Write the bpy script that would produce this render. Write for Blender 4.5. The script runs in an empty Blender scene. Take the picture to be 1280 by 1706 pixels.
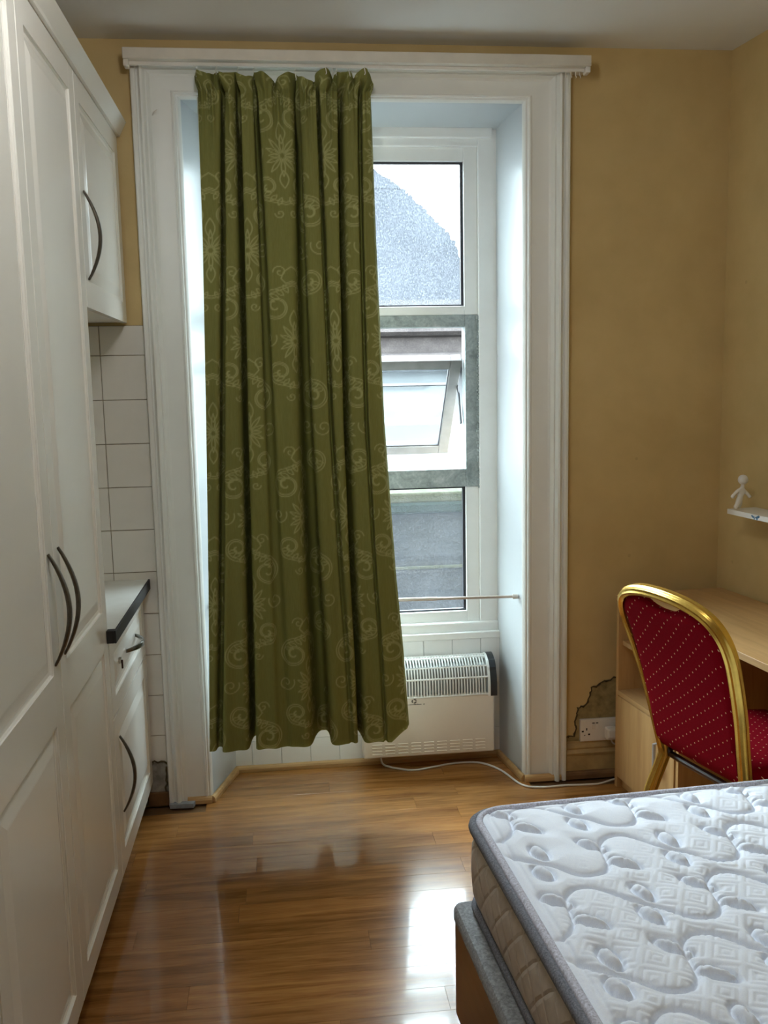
import bpy, bmesh, math, random
import numpy as np
from mathutils import Vector, Matrix

# ------------------------------------------------------------------ camera, sky, exposure
SC = bpy.context.scene
COL = SC.collection
CAM_POS = (0.0, -3.547, 1.6196)
F_PX, PITCH, YAW, ROLL = 1555.97, 0.1383, 0.1092, -0.0205


def make_camera():
    fw = Vector((math.sin(YAW) * math.cos(PITCH), math.cos(YAW) * math.cos(PITCH), -math.sin(PITCH)))
    r = Vector((math.cos(YAW), -math.sin(YAW), 0))
    u = r.cross(fw)
    r2 = math.cos(ROLL) * r + math.sin(ROLL) * u
    u2 = -math.sin(ROLL) * r + math.cos(ROLL) * u
    cd = bpy.data.cameras.new('camera')
    cd.sensor_fit = 'VERTICAL'
    cd.sensor_height = 36.0
    cd.lens = 36.0 * F_PX / 1706.0
    cd.clip_start = 0.02
    co = bpy.data.objects.new('camera', cd)
    COL.objects.link(co)
    m = Matrix((r2, u2, -fw)).transposed().to_4x4()
    m.translation = Vector(CAM_POS)
    co.matrix_world = m
    SC.camera = co


make_camera()

SKY_STRENGTH = 26.0              # zenith of an overcast sky; a third of it at the horizon
world = bpy.data.worlds.new('overcast_sky')
SC.world = world
world.use_nodes = True
bg = world.node_tree.nodes['Background']
bg.inputs[0].default_value = (0.82, 0.925, 1.0, 1)
_wt = world.node_tree
_tc = _wt.nodes.new('ShaderNodeTexCoord')
_sx = _wt.nodes.new('ShaderNodeSeparateXYZ')
_wt.links.new(_tc.outputs['Generated'], _sx.inputs[0])
_mx = _wt.nodes.new('ShaderNodeMath')
_mx.operation = 'MAXIMUM'
_mx.inputs[1].default_value = 0.0
_wt.links.new(_sx.outputs[2], _mx.inputs[0])
_ma = _wt.nodes.new('ShaderNodeMath')
_ma.operation = 'MULTIPLY_ADD'
_ma.inputs[1].default_value = SKY_STRENGTH * 2 / 3
_ma.inputs[2].default_value = SKY_STRENGTH / 3
_wt.links.new(_mx.outputs[0], _ma.inputs[0])
_wt.links.new(_ma.outputs[0], bg.inputs[1])

portal = bpy.data.lights.new('window_portal', 'AREA')
portal.shape = 'RECTANGLE'
portal.size, portal.size_y = 1.10, 2.05
portal.cycles.is_portal = True
po = bpy.data.objects.new('window_portal', portal)
COL.objects.link(po)
po.location = (0.335, 0.40, 1.56)
po.rotation_euler = (math.radians(-90), 0, 0)      # shines towards the room (-y)

sun = bpy.data.lights.new('veiled_sun', 'SUN')
sun.energy = 8.0
sun.angle = math.radians(38)
sun.color = (0.95, 0.98, 1.0)
suno = bpy.data.objects.new('veiled_sun', sun)
COL.objects.link(suno)
suno.location = (-2, 6, 6)
suno.rotation_euler = Vector((0.30, -1.0, -0.70)).to_track_quat('-Z', 'Y').to_euler()

vs = SC.view_settings
vs.view_transform = 'Standard'
vs.look = 'None'
vs.gamma = 1.0
vs.use_curve_mapping = False
vs.exposure = 0.66
SC.display_settings.display_device = 'sRGB'
SC.cycles.max_bounces = 10
SC.cycles.diffuse_bounces = 6
SC.cycles.glossy_bounces = 4
SC.cycles.transparent_max_bounces = 16
SC.cycles.caustics_reflective = False
SC.cycles.caustics_refractive = False
SC.cycles.sample_clamp_indirect = 8.0

# ------------------------------------------------------------------ node helpers


class NT:
    """tiny node-expression helper"""

    def __init__(self, name):
        self.m = bpy.data.materials.new(name)
        self.m.use_nodes = True
        self.t = self.m.node_tree
        self.n = self.t.nodes
        self.out = self.n['Material Output']
        self.b = self.n['Principled BSDF']

    def link(self, a, b):
        self.t.links.new(a, b)

    def set(self, sock, v):
        if hasattr(v, 'is_output') or isinstance(v, bpy.types.NodeSocket):
            self.t.links.new(v, sock)
        else:
            if isinstance(v, (tuple, list)) and len(v) == 3 and sock.type == 'RGBA':
                v = (*v, 1)
            sock.default_value = v

    def math(self, op, a, b=None, c=None, clamp=False):
        nd = self.n.new('ShaderNodeMath')
        nd.operation = op
        nd.use_clamp = clamp
        for i, v in enumerate((a, b, c)):
            if v is not None:
                self.set(nd.inputs[i], v)
        return nd.outputs[0]

    def coord(self, kind='Object'):
        return self.n.new('ShaderNodeTexCoord').outputs[kind]

    def position(self):
        return self.n.new('ShaderNodeNewGeometry').outputs['Position']

    def mapping(self, v, scale=(1, 1, 1), loc=(0, 0, 0), rot=(0, 0, 0)):
        nd = self.n.new('ShaderNodeMapping')
        self.set(nd.inputs['Vector'], v)
        self.set(nd.inputs['Location'], loc)
        nd.inputs['Rotation'].default_value = rot
        nd.inputs['Scale'].default_value = scale
        return nd.outputs[0]

    def noise(self, v, scale=5, detail=4, rough=0.55, dist=0.0):
        nd = self.n.new('ShaderNodeTexNoise')
        self.set(nd.inputs['Vector'], v)
        nd.inputs['Scale'].default_value = scale
        nd.inputs['Detail'].default_value = detail
        nd.inputs['Roughness'].default_value = rough
        nd.inputs['Distortion'].default_value = dist
        return nd.outputs[0]

    def voronoi(self, v, scale=5, feature='F1'):
        nd = self.n.new('ShaderNodeTexVoronoi')
        nd.feature = feature
        self.set(nd.inputs['Vector'], v)
        nd.inputs['Scale'].default_value = scale
        return nd.outputs[0]

    def ramp(self, f, stops):
        nd = self.n.new('ShaderNodeValToRGB')
        self.set(nd.inputs[0], f)
        e = nd.color_ramp.elements
        while len(e) < len(stops):
            e.new(0.5)
        for el, (p, c) in zip(e, stops):
            el.position = p
            if not isinstance(c, (tuple, list)):
                c = (c, c, c)
            el.color = (*c[:3], 1)
        return nd.outputs[0]

    def mix(self, f, a, b, blend='MIX'):
        nd = self.n.new('ShaderNodeMix')
        nd.data_type = 'RGBA'
        nd.blend_type = blend
        self.set(nd.inputs[0], f)
        self.set(nd.inputs[6], a)
        self.set(nd.inputs[7], b)
        return nd.outputs[2]

    def sep(self, v):
        nd = self.n.new('ShaderNodeSeparateXYZ')
        self.set(nd.inputs[0], v)
        return nd.outputs

    def comb(self, x, y, z):
        nd = self.n.new('ShaderNodeCombineXYZ')
        for i, v in enumerate((x, y, z)):
            self.set(nd.inputs[i], v)
        return nd.outputs[0]

    def rand(self):
        return self.n.new('ShaderNodeObjectInfo').outputs['Random']

    def attr(self, name):
        nd = self.n.new('ShaderNodeAttribute')
        nd.attribute_name = name
        return nd.outputs['Fac']

    def bump(self, h, strength=0.2, dist=0.01):
        nd = self.n.new('ShaderNodeBump')
        nd.inputs['Strength'].default_value = strength
        nd.inputs['Distance'].default_value = dist
        self.set(nd.inputs['Height'], h)
        self.link(nd.outputs[0], self.b.inputs['Normal'])

    def p(self, **kw):
        names = {'color': 'Base Color', 'rough': 'Roughness', 'metal': 'Metallic', 'spec': 'Specular IOR Level',
                 'coat': 'Coat Weight', 'coat_rough': 'Coat Roughness', 'sheen': 'Sheen Weight', 'trans': 'Transmission Weight',
                 'ior': 'IOR', 'alpha': 'Alpha', 'emit': 'Emission Color', 'emit_s': 'Emission Strength'}
        for k, v in kw.items():
            self.set(self.b.inputs[names[k]], v)
        return self.m


M = {}


def plain(name, color, rough=0.5, var=0.06, scale=6.0, bump=0.0, bscale=60.0, **kw):
    """painted / plastic surface with slight tone variation and fine relief"""
    k = NT(name)
    pos = k.coord('Object')
    n = k.noise(pos, scale, 4)
    lo = tuple(c * (1 - var) for c in color)
    hi = tuple(min(1, c * (1 + var)) for c in color)
    k.p(color=k.ramp(n, [(0.3, lo), (0.7, hi)]), rough=rough, **kw)
    if bump:
        k.bump(k.noise(pos, bscale, 3), bump, 0.002)
    M[name] = k.m
    return k.m


def wood(name, dark, light, axis='x', scale=1.0, rough=0.4, rnd=True, coat=0.0, coat_rough=0.1, tone=0.25, spec=0.5):
    k = NT(name)
    pos = k.coord('Object')
    r = k.rand() if rnd else 0.3
    off = k.comb(k.math('MULTIPLY', r, 13.7), k.math('MULTIPLY', r, 31.1), k.math('MULTIPLY', r, 7.3))
    sc = {'x': (1.2, 14, 14), 'y': (14, 1.2, 14), 'z': (14, 14, 1.2)}[axis]
    sc = tuple(s * scale for s in sc)
    v = k.mapping(pos, sc, off)
    g = k.noise(v, 1.6, 6, 0.62, 0.7)
    fine = k.noise(k.mapping(pos, tuple(s * 5 for s in sc), off), 2.2, 3, 0.5)
    f = k.math('ADD', k.math('MULTIPLY', g, 0.78), k.math('MULTIPLY', fine, 0.22))
    c = k.ramp(f, [(0.33, dark), (0.50, tuple((a + b) / 2 for a, b in zip(dark, light))), (0.68, light)])
    if rnd:
        hv = k.n.new('ShaderNodeHueSaturation')
        k.set(hv.inputs['Value'], k.math('ADD', k.math('MULTIPLY', r, tone), 1 - tone / 2))
        k.link(c, hv.inputs['Color'])
        c = hv.outputs[0]
    k.p(color=c, rough=k.math('ADD', k.math('MULTIPLY', fine, 0.08), rough - 0.04), coat=coat, coat_rough=coat_rough, spec=spec)
    k.bump(fine, 0.04, 0.001)
    M[name] = k.m
    return k.m


# ------------------------------------------------------------------ mesh helpers
class MB:
    def __init__(self):
        self.v, self.f = [], []

    def add(self, vs_, fs):
        o = len(self.v)
        self.v += [tuple(p) for p in vs_]
        self.f += [tuple(i + o for i in f) for f in fs]
        return self

    def box(self, x0, x1, y0, y1, z0, z1, b=0.0):
        if b <= 0:
            vs_ = [(x, y, z) for z in (z0, z1) for y in (y0, y1) for x in (x0, x1)]
            return self.add(vs_, [(0, 2, 3, 1), (4, 5, 7, 6), (0, 1, 5, 4), (2, 6, 7, 3), (0, 4, 6, 2), (1, 3, 7, 5)])
        bm = bmesh.new()
        bmesh.ops.create_cube(bm, size=1)
        for v in bm.verts:
            v.co = ((x0 + x1) / 2 + v.co.x * (x1 - x0), (y0 + y1) / 2 + v.co.y * (y1 - y0), (z0 + z1) / 2 + v.co.z * (z1 - z0))
        bmesh.ops.bevel(bm, geom=bm.edges[:], offset=b, segments=2, profile=0.5, affect='EDGES')
        bm.verts.index_update()
        self.add([v.co[:] for v in bm.verts], [[v.index for v in f.verts] for f in bm.faces])
        bm.free()
        return self

    def prism(self, poly, a0, a1, axis='z'):
        """extrude a 2-D polygon; axis z: (x,y), axis y: (x,z), axis x: (y,z)"""
        n = len(poly)

        def mk(p, a):
            return {'z': (p[0], p[1], a), 'y': (p[0], a, p[1]), 'x': (a, p[0], p[1])}[axis]
        vs_ = [mk(p, a0) for p in poly] + [mk(p, a1) for p in poly]
        fs = [tuple(range(n)), tuple(range(2 * n - 1, n - 1, -1))]
        fs += [(i, n + i, n + (i + 1) % n, (i + 1) % n) for i in range(n)]
        return self.add(vs_, fs)

    def loft(self, rings, close=True, caps=True):
        n = len(rings[0])
        vs_ = [p for r in rings for p in r]
        fs = []
        for i in range(len(rings) - 1):
            for j in range(n if close else n - 1):
                a, b = i * n + j, i * n + (j + 1) % n
                fs.append((a, b, b + n, a + n))
        if caps:
            fs.append(tuple(range(n - 1, -1, -1)))
            fs.append(tuple((len(rings) - 1) * n + j for j in range(n)))
        return self.add(vs_, fs)

    def tube(self, pts, r, n=10, prof=None, up=(0, 0, 1), radii=None):
        """sweep a circle (radius r) or a 2-D profile along a path"""
        P = [Vector(p) for p in pts]
        if prof is None:
            prof = [(math.cos(2 * math.pi * i / n), math.sin(2 * math.pi * i / n)) for i in range(n)]
            sc = r
        else:
            sc = 1.0
        rings = []
        nrm = None
        for i, p in enumerate(P):
            t = (P[min(i + 1, len(P) - 1)] - P[max(i - 1, 0)]).normalized()
            if nrm is None:
                nrm = Vector(up) - t * t.dot(Vector(up))
                if nrm.length < 1e-4:
                    nrm = Vector((1, 0, 0)) - t * t.x
            else:
                nrm = nrm - t * t.dot(nrm)
            nrm.normalize()
            bn = t.cross(nrm)
            k = sc * (radii[i] if radii else 1)
            rings.append([tuple(p + nrm * (a * k) + bn * (b * k)) for a, b in prof])
        return self.loft(rings)

    def cyl(self, c, r, h, axis='z', n=16):
        c = Vector(c)
        d = {'x': Vector((1, 0, 0)), 'y': Vector((0, 1, 0)), 'z': Vector((0, 0, 1))}[axis]
        return self.tube([c, c + d * h], r, n, up=(0.0, 1, 0) if axis != 'y' else (0, 0, 1))

    def lathe(self, prof, n=20, c=(0, 0, 0)):
        rings = [[(c[0] + r * math.cos(2 * math.pi * j / n), c[1] + r * math.sin(2 * math.pi * j / n), c[2] + z) for j in range(n)] for r, z in prof]
        return self.loft(rings)

    def mesh(self, name):
        me = bpy.data.meshes.new(name)
        me.from_pydata(self.v, [], self.f)
        me.update()
        return me

    def build(self, name, mat, parent=None, smooth=False, fix=True, sharp=35):
        me = self.mesh(name)
        if fix:
            bm = bmesh.new()
            bm.from_mesh(me)
            bmesh.ops.recalc_face_normals(bm, faces=bm.faces[:])
            bm.to_mesh(me)
            bm.free()
        if smooth:
            me.polygons.foreach_set('use_smooth', [True] * len(me.polygons))
            if sharp:
                me.set_sharp_from_angle(angle=math.radians(sharp))
        return link(name, me, mat, parent)


def link(name, me, mat, parent=None):
    if mat is not None and not me.materials:
        me.materials.append(M[mat] if isinstance(mat, str) else mat)
    o = bpy.data.objects.new(name, me)
    COL.objects.link(o)
    if parent is not None:
        o.parent = parent
    return o


def tag(o, label=None, cat=None, group=None, kind=None):
    for k_, v_ in (('label', label), ('category', cat), ('group', group), ('kind', kind)):
        if v_:
            o[k_] = v_
    return o


def empty(name, loc=(0, 0, 0), rz=0.0):
    o = bpy.data.objects.new(name, None)
    COL.objects.link(o)
    o.location = loc
    o.rotation_euler = (0, 0, rz)
    o.empty_display_size = 0.1
    return o


def spline(pts, n=8):
    """Catmull-Rom through points"""
    P = [np.array(p, float) for p in pts]
    P = [2 * P[0] - P[1]] + P + [2 * P[-1] - P[-2]]
    out = []
    for i in range(1, len(P) - 2):
        for k in range(n):
            t = k / n
            a, b, c, d = P[i - 1], P[i], P[i + 1], P[i + 2]
            out.append(0.5 * ((2 * b) + (c - a) * t + (2 * a - 5 * b + 4 * c - d) * t * t + (3 * b - a - 3 * c + d) * t ** 3))
    out.append(P[-2])
    return [tuple(p) for p in out]


def grid_mesh(name, V, mat, parent=None, attr=None, smooth=True):
    """V: (rows, cols, 3) array"""
    r, c = V.shape[:2]
    me = bpy.data.meshes.new(name)
    idx = np.arange(r * c).reshape(r, c)
    q = np.stack([idx[:-1, :-1], idx[:-1, 1:], idx[1:, 1:], idx[1:, :-1]], -1).reshape(-1, 4)
    me.vertices.add(r * c)
    me.vertices.foreach_set('co', V.reshape(-1).astype(np.float32))
    me.loops.add(q.size)
    me.loops.foreach_set('vertex_index', q.reshape(-1).astype(np.int32))
    me.polygons.add(len(q))
    me.polygons.foreach_set('loop_start', np.arange(0, q.size, 4, dtype=np.int32))
    me.polygons.foreach_set('loop_total', np.full(len(q), 4, dtype=np.int32))
    me.update(calc_edges=True)
    if smooth:
        me.polygons.foreach_set('use_smooth', np.ones(len(q), dtype=bool))
    for an, av in (attr or {}).items():
        a = me.attributes.new(an, 'FLOAT', 'POINT')
        a.data.foreach_set('value', av.reshape(-1).astype(np.float32))
    return link(name, me, mat, parent)


# ------------------------------------------------------------------ materials
def wall_paint(name, c0, c1):
    k = NT(name)
    pos = k.position()
    n1 = k.noise(pos, 1.7, 5, 0.6, 0.4)
    n2 = k.noise(pos, 9, 4)
    c = k.ramp(k.math('ADD', k.math('MULTIPLY', n1, 0.7), k.math('MULTIPLY', n2, 0.3)), [(0.35, c0), (0.65, c1)])
    speck = k.math('LESS_THAN', k.voronoi(pos, 5.0), 0.035)
    c = k.mix(k.math('MULTIPLY', speck, 0.25), c, tuple(x * 0.5 for x in c0))
    k.p(color=c, rough=0.62, spec=0.35)
    k.bump(k.math('ADD', k.math('MULTIPLY', n2, 0.8), k.math('MULTIPLY', k.noise(pos, 90, 2), 0.2)), 0.25, 0.006)
    M[name] = k.m


wall_paint('wall_paint', (0.53, 0.39, 0.175), (0.63, 0.475, 0.228))
plain('ceiling_paint', (0.74, 0.74, 0.72), 0.75, 0.03, 2.0, bump=0.1, bscale=30)
plain('white_gloss', (0.78, 0.79, 0.76), 0.42, 0.03, 5.0, bump=0.05, bscale=25)
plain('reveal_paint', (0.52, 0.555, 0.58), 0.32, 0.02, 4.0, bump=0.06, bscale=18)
plain('cabinet_white', (0.78, 0.78, 0.735), 0.20, 0.02, 3.0)
plain('carcass_white', (0.72, 0.71, 0.65), 0.45, 0.02, 3.0)
plain('window_white', (0.87, 0.89, 0.89), 0.35, 0.03, 8.0)
plain('gasket_black', (0.03, 0.03, 0.04), 0.5, 0.1)
plain('handle_bronze', (0.11, 0.095, 0.075), 0.30, 0.2, 60.0, metal=0.85)
plain('handle_steel', (0.20, 0.19, 0.17), 0.25, 0.1, 20.0, metal=0.9)
plain('pull_grey', (0.42, 0.42, 0.43), 0.4, 0.05, 20.0, metal=0.3)
plain('chrome', (0.62, 0.62, 0.60), 0.18, 0.05, 20.0, metal=1.0)
plain('edge_black', (0.010, 0.010, 0.011), 0.6, 0.2, 30.0)
plain('worktop_white', (0.74, 0.76, 0.73), 0.22, 0.03, 20.0)
plain('plinth_brown', (0.16, 0.085, 0.035), 0.5, 0.2, 10.0)
plain('tile_glaze', (0.74, 0.72, 0.67), 0.12, 0.03, 9.0)
plain('tile_white', (0.86, 0.88, 0.89), 0.15, 0.02, 9.0)
plain('grout', (0.30, 0.27, 0.20), 0.85, 0.3, 30.0, bump=0.3)
plain('grout_white', (0.62, 0.65, 0.66), 0.8, 0.08, 30.0)
plain('heater_enamel', (0.78, 0.74, 0.67), 0.32, 0.02, 3.0)
plain('heater_white', (0.82, 0.84, 0.83), 0.35, 0.02, 3.0)
plain('heater_dark', (0.022, 0.026, 0.032), 0.38, 0.15, 20.0)
plain('heater_inside', (0.34, 0.37, 0.37), 0.6, 0.2, 20.0)
plain('print_dark', (0.05, 0.045, 0.04), 0.6, 0.1)
plain('cable_white', (0.70, 0.68, 0.62), 0.4, 0.04)
plain('plastic_white', (0.74, 0.71, 0.66), 0.3, 0.03)
plain('hole_black', (0.01, 0.01, 0.01), 0.8, 0.1)
plain('gold_metal', (0.72, 0.47, 0.10), 0.27, 0.10, 40.0, metal=0.9)
plain('bracket_brown', (0.035, 0.012, 0.008), 0.35, 0.2)
plain('clay_white', (0.74, 0.72, 0.68), 0.7, 0.05, 30.0, bump=0.2)
plain('shelf_white', (0.74, 0.73, 0.69), 0.4, 0.04)
plain('sticker_blue', (0.05, 0.17, 0.30), 0.5, 0.3, 40.0)
plain('tape_grey', (0.15, 0.16, 0.19), 0.85, 0.45, 260.0, bump=0.5, bscale=300)
plain('tape_light', (0.50, 0.52, 0.62), 0.85, 0.35, 240.0, bump=0.5, bscale=300)
plain('bed_fabric', (0.27, 0.29, 0.31), 0.95, 0.35, 150.0, bump=0.6, bscale=200)
plain('dirty_plaster', (0.30, 0.29, 0.26), 0.9, 0.35, 30.0, bump=0.6, bscale=60)
plain('plaster_patch', (0.30, 0.235, 0.105), 0.9, 0.35, 25.0, bump=0.6, bscale=60)
plain('crack_dark', (0.075, 0.055, 0.025), 0.95, 0.4, 60.0)
plain('skirting_paint', (0.45, 0.32, 0.14), 0.5, 0.25, 12.0, bump=0.2)
plain('rod_metal', (0.66, 0.60, 0.55), 0.3, 0.08, 30.0, metal=0.5)
plain('rail_white', (0.66, 0.62, 0.54), 0.45, 0.06, 12.0)
plain('rough_timber', (0.17, 0.085, 0.03), 0.7, 0.3, 14.0)
plain('grey_filler', (0.30, 0.33, 0.36), 0.8, 0.2, 30.0)
wood('floor_wood', (0.17, 0.060, 0.012), (0.46, 0.215, 0.060), 'x', 1.0, 0.22, True, 0.55, 0.07, 0.26)
wood('trim_wood', (0.42, 0.24, 0.09), (0.66, 0.43, 0.20), 'x', 1.5, 0.4, True)
wood('desk_wood', (0.40, 0.235, 0.095), (0.57, 0.365, 0.165), 'y', 0.9, 0.38, False)
wood('desk_front_wood', (0.42, 0.24, 0.09), (0.58, 0.37, 0.16), 'z', 0.8, 0.40, False)
wood('bed_wood', (0.060, 0.016, 0.007), (0.15, 0.050, 0.020), 'y', 0.8, 0.30, False)


def dirty_grey():
    k = NT('dirty_frame')
    pos = k.position()
    n = k.noise(pos, 14, 6, 0.7, 0.8)
    n2 = k.noise(pos, 90, 3)
    k.p(color=k.ramp(k.math('ADD', k.math('MULTIPLY', n, 0.75), k.math('MULTIPLY', n2, 0.25)),
                     [(0.35, (0.20, 0.24, 0.24)), (0.55, (0.36, 0.41, 0.42)), (0.72, (0.56, 0.60, 0.60))]), rough=0.75)
    k.bump(n, 0.6, 0.004)
    M['dirty_frame'] = k.m


dirty_grey()


def glass(name, speckle=0.0, haze=0.0):
    """thin pane: see-through, a weak mirror, and dried rain spots as white dirt"""
    k = NT(name)
    tr = k.n.new('ShaderNodeBsdfTransparent')
    tr.inputs[0].default_value = (0.93, 0.97, 0.96, 1)
    gl = k.n.new('ShaderNodeBsdfGlossy')
    gl.inputs['Roughness'].default_value = 0.03
    lw = k.n.new('ShaderNodeLayerWeight')
    fres = k.math('ADD', 0.035, k.math('MULTIPLY', k.math('POWER', lw.outputs['Facing'], 5.0), 0.9))
    mx = k.n.new('ShaderNodeMixShader')
    k.link(fres, mx.inputs[0])
    k.link(tr.outputs[0], mx.inputs[1])
    k.link(gl.outputs[0], mx.inputs[2])
    last = mx.outputs[0]
    if speckle > 0 or haze > 0:
        pos = k.position()
        sp = k.noise(k.mapping(pos, (1, 1, 0.6)), 240, 4, 0.7)
        big = k.noise(pos, 7, 3)
        f = k.math('MULTIPLY', k.ramp(sp, [(0.50, 0.0), (0.62, 1.0)]), speckle)
        f = k.math('ADD', f, k.math('MULTIPLY', big, haze), clamp=True)
        d = k.n.new('ShaderNodeBsdfTranslucent')
        d.inputs[0].default_value = (0.13, 0.14, 0.16, 1)
        m2 = k.n.new('ShaderNodeMixShader')
        k.link(f, m2.inputs[0])
        k.link(last, m2.inputs[1])
        k.link(d.outputs[0], m2.inputs[2])
        last = m2.outputs[0]
    k.link(last, k.out.inputs[0])
    M[name] = k.m


glass('glass_rain', 0.36, 0.15)
glass('glass_clear', 0.06, 0.05)
glass('glass_low', 0.14, 0.10)


def curtain_mat():
    k = NT('curtain_fabric')
    a = k.attr('weave')
    pos = k.coord('Object')
    n = k.noise(k.mapping(pos, (260, 260, 30)), 1.0, 2)
    base = k.mix(n, (0.170, 0.172, 0.050), (0.230, 0.230, 0.078))
    c = k.mix(a, base, (0.37, 0.37, 0.165))
    k.p(color=c, rough=k.math('SUBTRACT', 0.95, k.math('MULTIPLY', a, 0.25)), spec=0.08)
    k.bump(k.math('ADD', k.math('MULTIPLY', a, 0.6), k.math('MULTIPLY', n, 0.3)), 0.3, 0.0015)
    tl = k.n.new('ShaderNodeBsdfTranslucent')
    k.link(k.mix(a, (0.24, 0.22, 0.05), (0.30, 0.28, 0.09)), tl.inputs[0])
    mx = k.n.new('ShaderNodeMixShader')
    mx.inputs[0].default_value = 0.05
    k.link(k.b.outputs[0], mx.inputs[1])
    k.link(tl.outputs[0], mx.inputs[2])
    k.link(mx.outputs[0], k.out.inputs[0])
    M['curtain_fabric'] = k.m


curtain_mat()


def lining_mat():
    k = NT('lining_cream')
    k.p(color=k.ramp(k.noise(k.coord('Object'), 8, 3), [(0.3, (0.70, 0.68, 0.58)), (0.7, (0.78, 0.76, 0.67))]), rough=0.85)
    tl = k.n.new('ShaderNodeBsdfTranslucent')
    tl.inputs[0].default_value = (0.80, 0.76, 0.58, 1)
    mx = k.n.new('ShaderNodeMixShader')
    mx.inputs[0].default_value = 0.15
    k.link(k.b.outputs[0], mx.inputs[1])
    k.link(tl.outputs[0], mx.inputs[2])
    k.link(mx.outputs[0], k.out.inputs[0])
    M['lining_cream'] = k.m


lining_mat()


def mattress_mats():
    k = NT('quilt_white')
    pos = k.coord('Object')
    n = k.noise(pos, 420, 2)
    k.p(color=k.ramp(n, [(0.3, (0.73, 0.80, 0.94)), (0.7, (0.80, 0.87, 0.97))]), rough=0.8, sheen=0.1)
    k.bump(n, 0.15, 0.001)
    M['quilt_white'] = k.m
    k = NT('mattress_side')
    pos = k.coord('Object')
    s = k.sep(pos)
    al = k.math('ADD', s[0], s[1])
    d1 = k.math('PINGPONG', k.math('ADD', k.math('MULTIPLY', al, 11), k.math('MULTIPLY', s[2], 11)), 0.5)
    d2 = k.math('PINGPONG', k.math('SUBTRACT', k.math('MULTIPLY', al, 11), k.math('MULTIPLY', s[2], 11)), 0.5)
    q = k.math('MINIMUM', d1, d2)
    k.p(color=k.ramp(k.noise(pos, 40, 4), [(0.3, (0.40, 0.36, 0.31)), (0.7, (0.50, 0.455, 0.39))]), rough=0.55, sheen=0.1)
    k.bump(k.ramp(q, [(0.0, 0.0), (0.12, 1.0)]), 0.5, 0.006)
    M['mattress_side'] = k.m


mattress_mats()


def chair_fabric():
    k = NT('chair_fabric')
    pos = k.coord('Object')
    s = k.sep(pos)

    def cell(a, off):
        return k.math('SUBTRACT', k.math('FRACT', k.math('ADD', a, off)), 0.5)
    # diagonal lattice of gold dots
    up = k.math('ADD', s[2], s[1])
    fx = cell(k.math('MULTIPLY', k.math('ADD', k.math('MULTIPLY', s[0], 0.88), k.math('MULTIPLY', up, 0.47)), 1 / 0.0225), 0.0)
    fy = cell(k.math('MULTIPLY', k.math('SUBTRACT', k.math('MULTIPLY', up, 0.88), k.math('MULTIPLY', s[0], 0.47)), 1 / 0.027), 0.0)
    r = k.math('ADD', k.math('POWER', k.math('MULTIPLY', fx, 0.0225), 2.0), k.math('POWER', k.math('MULTIPLY', fy, 0.027), 2.0))
    dot = k.math('LESS_THAN', r, 0.0018 ** 2)
    n = k.noise(pos, 260, 2)
    base = k.mix(n, (0.15, 0.001, 0.006), (0.23, 0.002, 0.010))
    k.p(color=k.mix(dot, base, (0.70, 0.45, 0.25)), rough=0.95, spec=0.05)
    k.bump(n, 0.2, 0.001)
    M['chair_fabric'] = k.m


chair_fabric()


def stone(name, cols, scale=6, rough=0.9, bump=0.5):
    k = NT(name)
    pos = k.position()
    n = k.noise(pos, scale, 7, 0.68, 0.3)
    n2 = k.noise(pos, scale * 9, 4)
    k.p(color=k.ramp(k.math('ADD', k.math('MULTIPLY', n, 0.6), k.math('MULTIPLY', n2, 0.4)), [(0.34, cols[0]), (0.5, cols[1]), (0.66, cols[2])]), rough=rough, spec=0.2)
    k.bump(n2, bump, 0.01)
    M[name] = k.m


stone('slate_render', ((0.0166, 0.0189, 0.0237), (0.0205, 0.0234, 0.0293), (0.0261, 0.0293, 0.0348)), 2.5)
stone('cornice_stone', ((0.026, 0.024, 0.024), (0.04, 0.037, 0.036), (0.058, 0.054, 0.052)), 10)
stone('coping_moss', ((0.0165, 0.0202, 0.011), (0.0367, 0.0386, 0.0257), (0.0551, 0.0532, 0.0423)), 9)
stone('moss', ((0.0047, 0.0096, 0.0047), (0.0096, 0.0161, 0.0129), (0.0161, 0.0235, 0.0204)), 22)
stone('yard_render', ((0.0139, 0.0156, 0.0171), (0.0199, 0.0218, 0.0229), (0.0279, 0.0288, 0.0299)), 4)
stone('roof_sheet', ((0.0164, 0.0185, 0.0189), (0.018, 0.0201, 0.0205), (0.0197, 0.0218, 0.0218)), 3, 0.6, 0.1)
stone('ground_stone', ((0.0206, 0.0206, 0.0206), (0.0288, 0.0288, 0.0288), (0.037, 0.037, 0.037)), 4)

# ------------------------------------------------------------------ measures of the room
ZC = 2.828                      # ceiling
XL = -1.15                      # left wall
YR = -4.30                      # wall behind the camera
W0, WS = 1.743, 0.12            # right wall: x = W0 - WS*y (it opens out a little)
wall_x = lambda y: W0 - WS * y
RL0, RL1, RR0, RR1 = -0.318, -0.232, 0.944, 0.902     # window recess, front / back
RD = 0.26
RH0, RH1 = 2.637, 2.607

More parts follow.
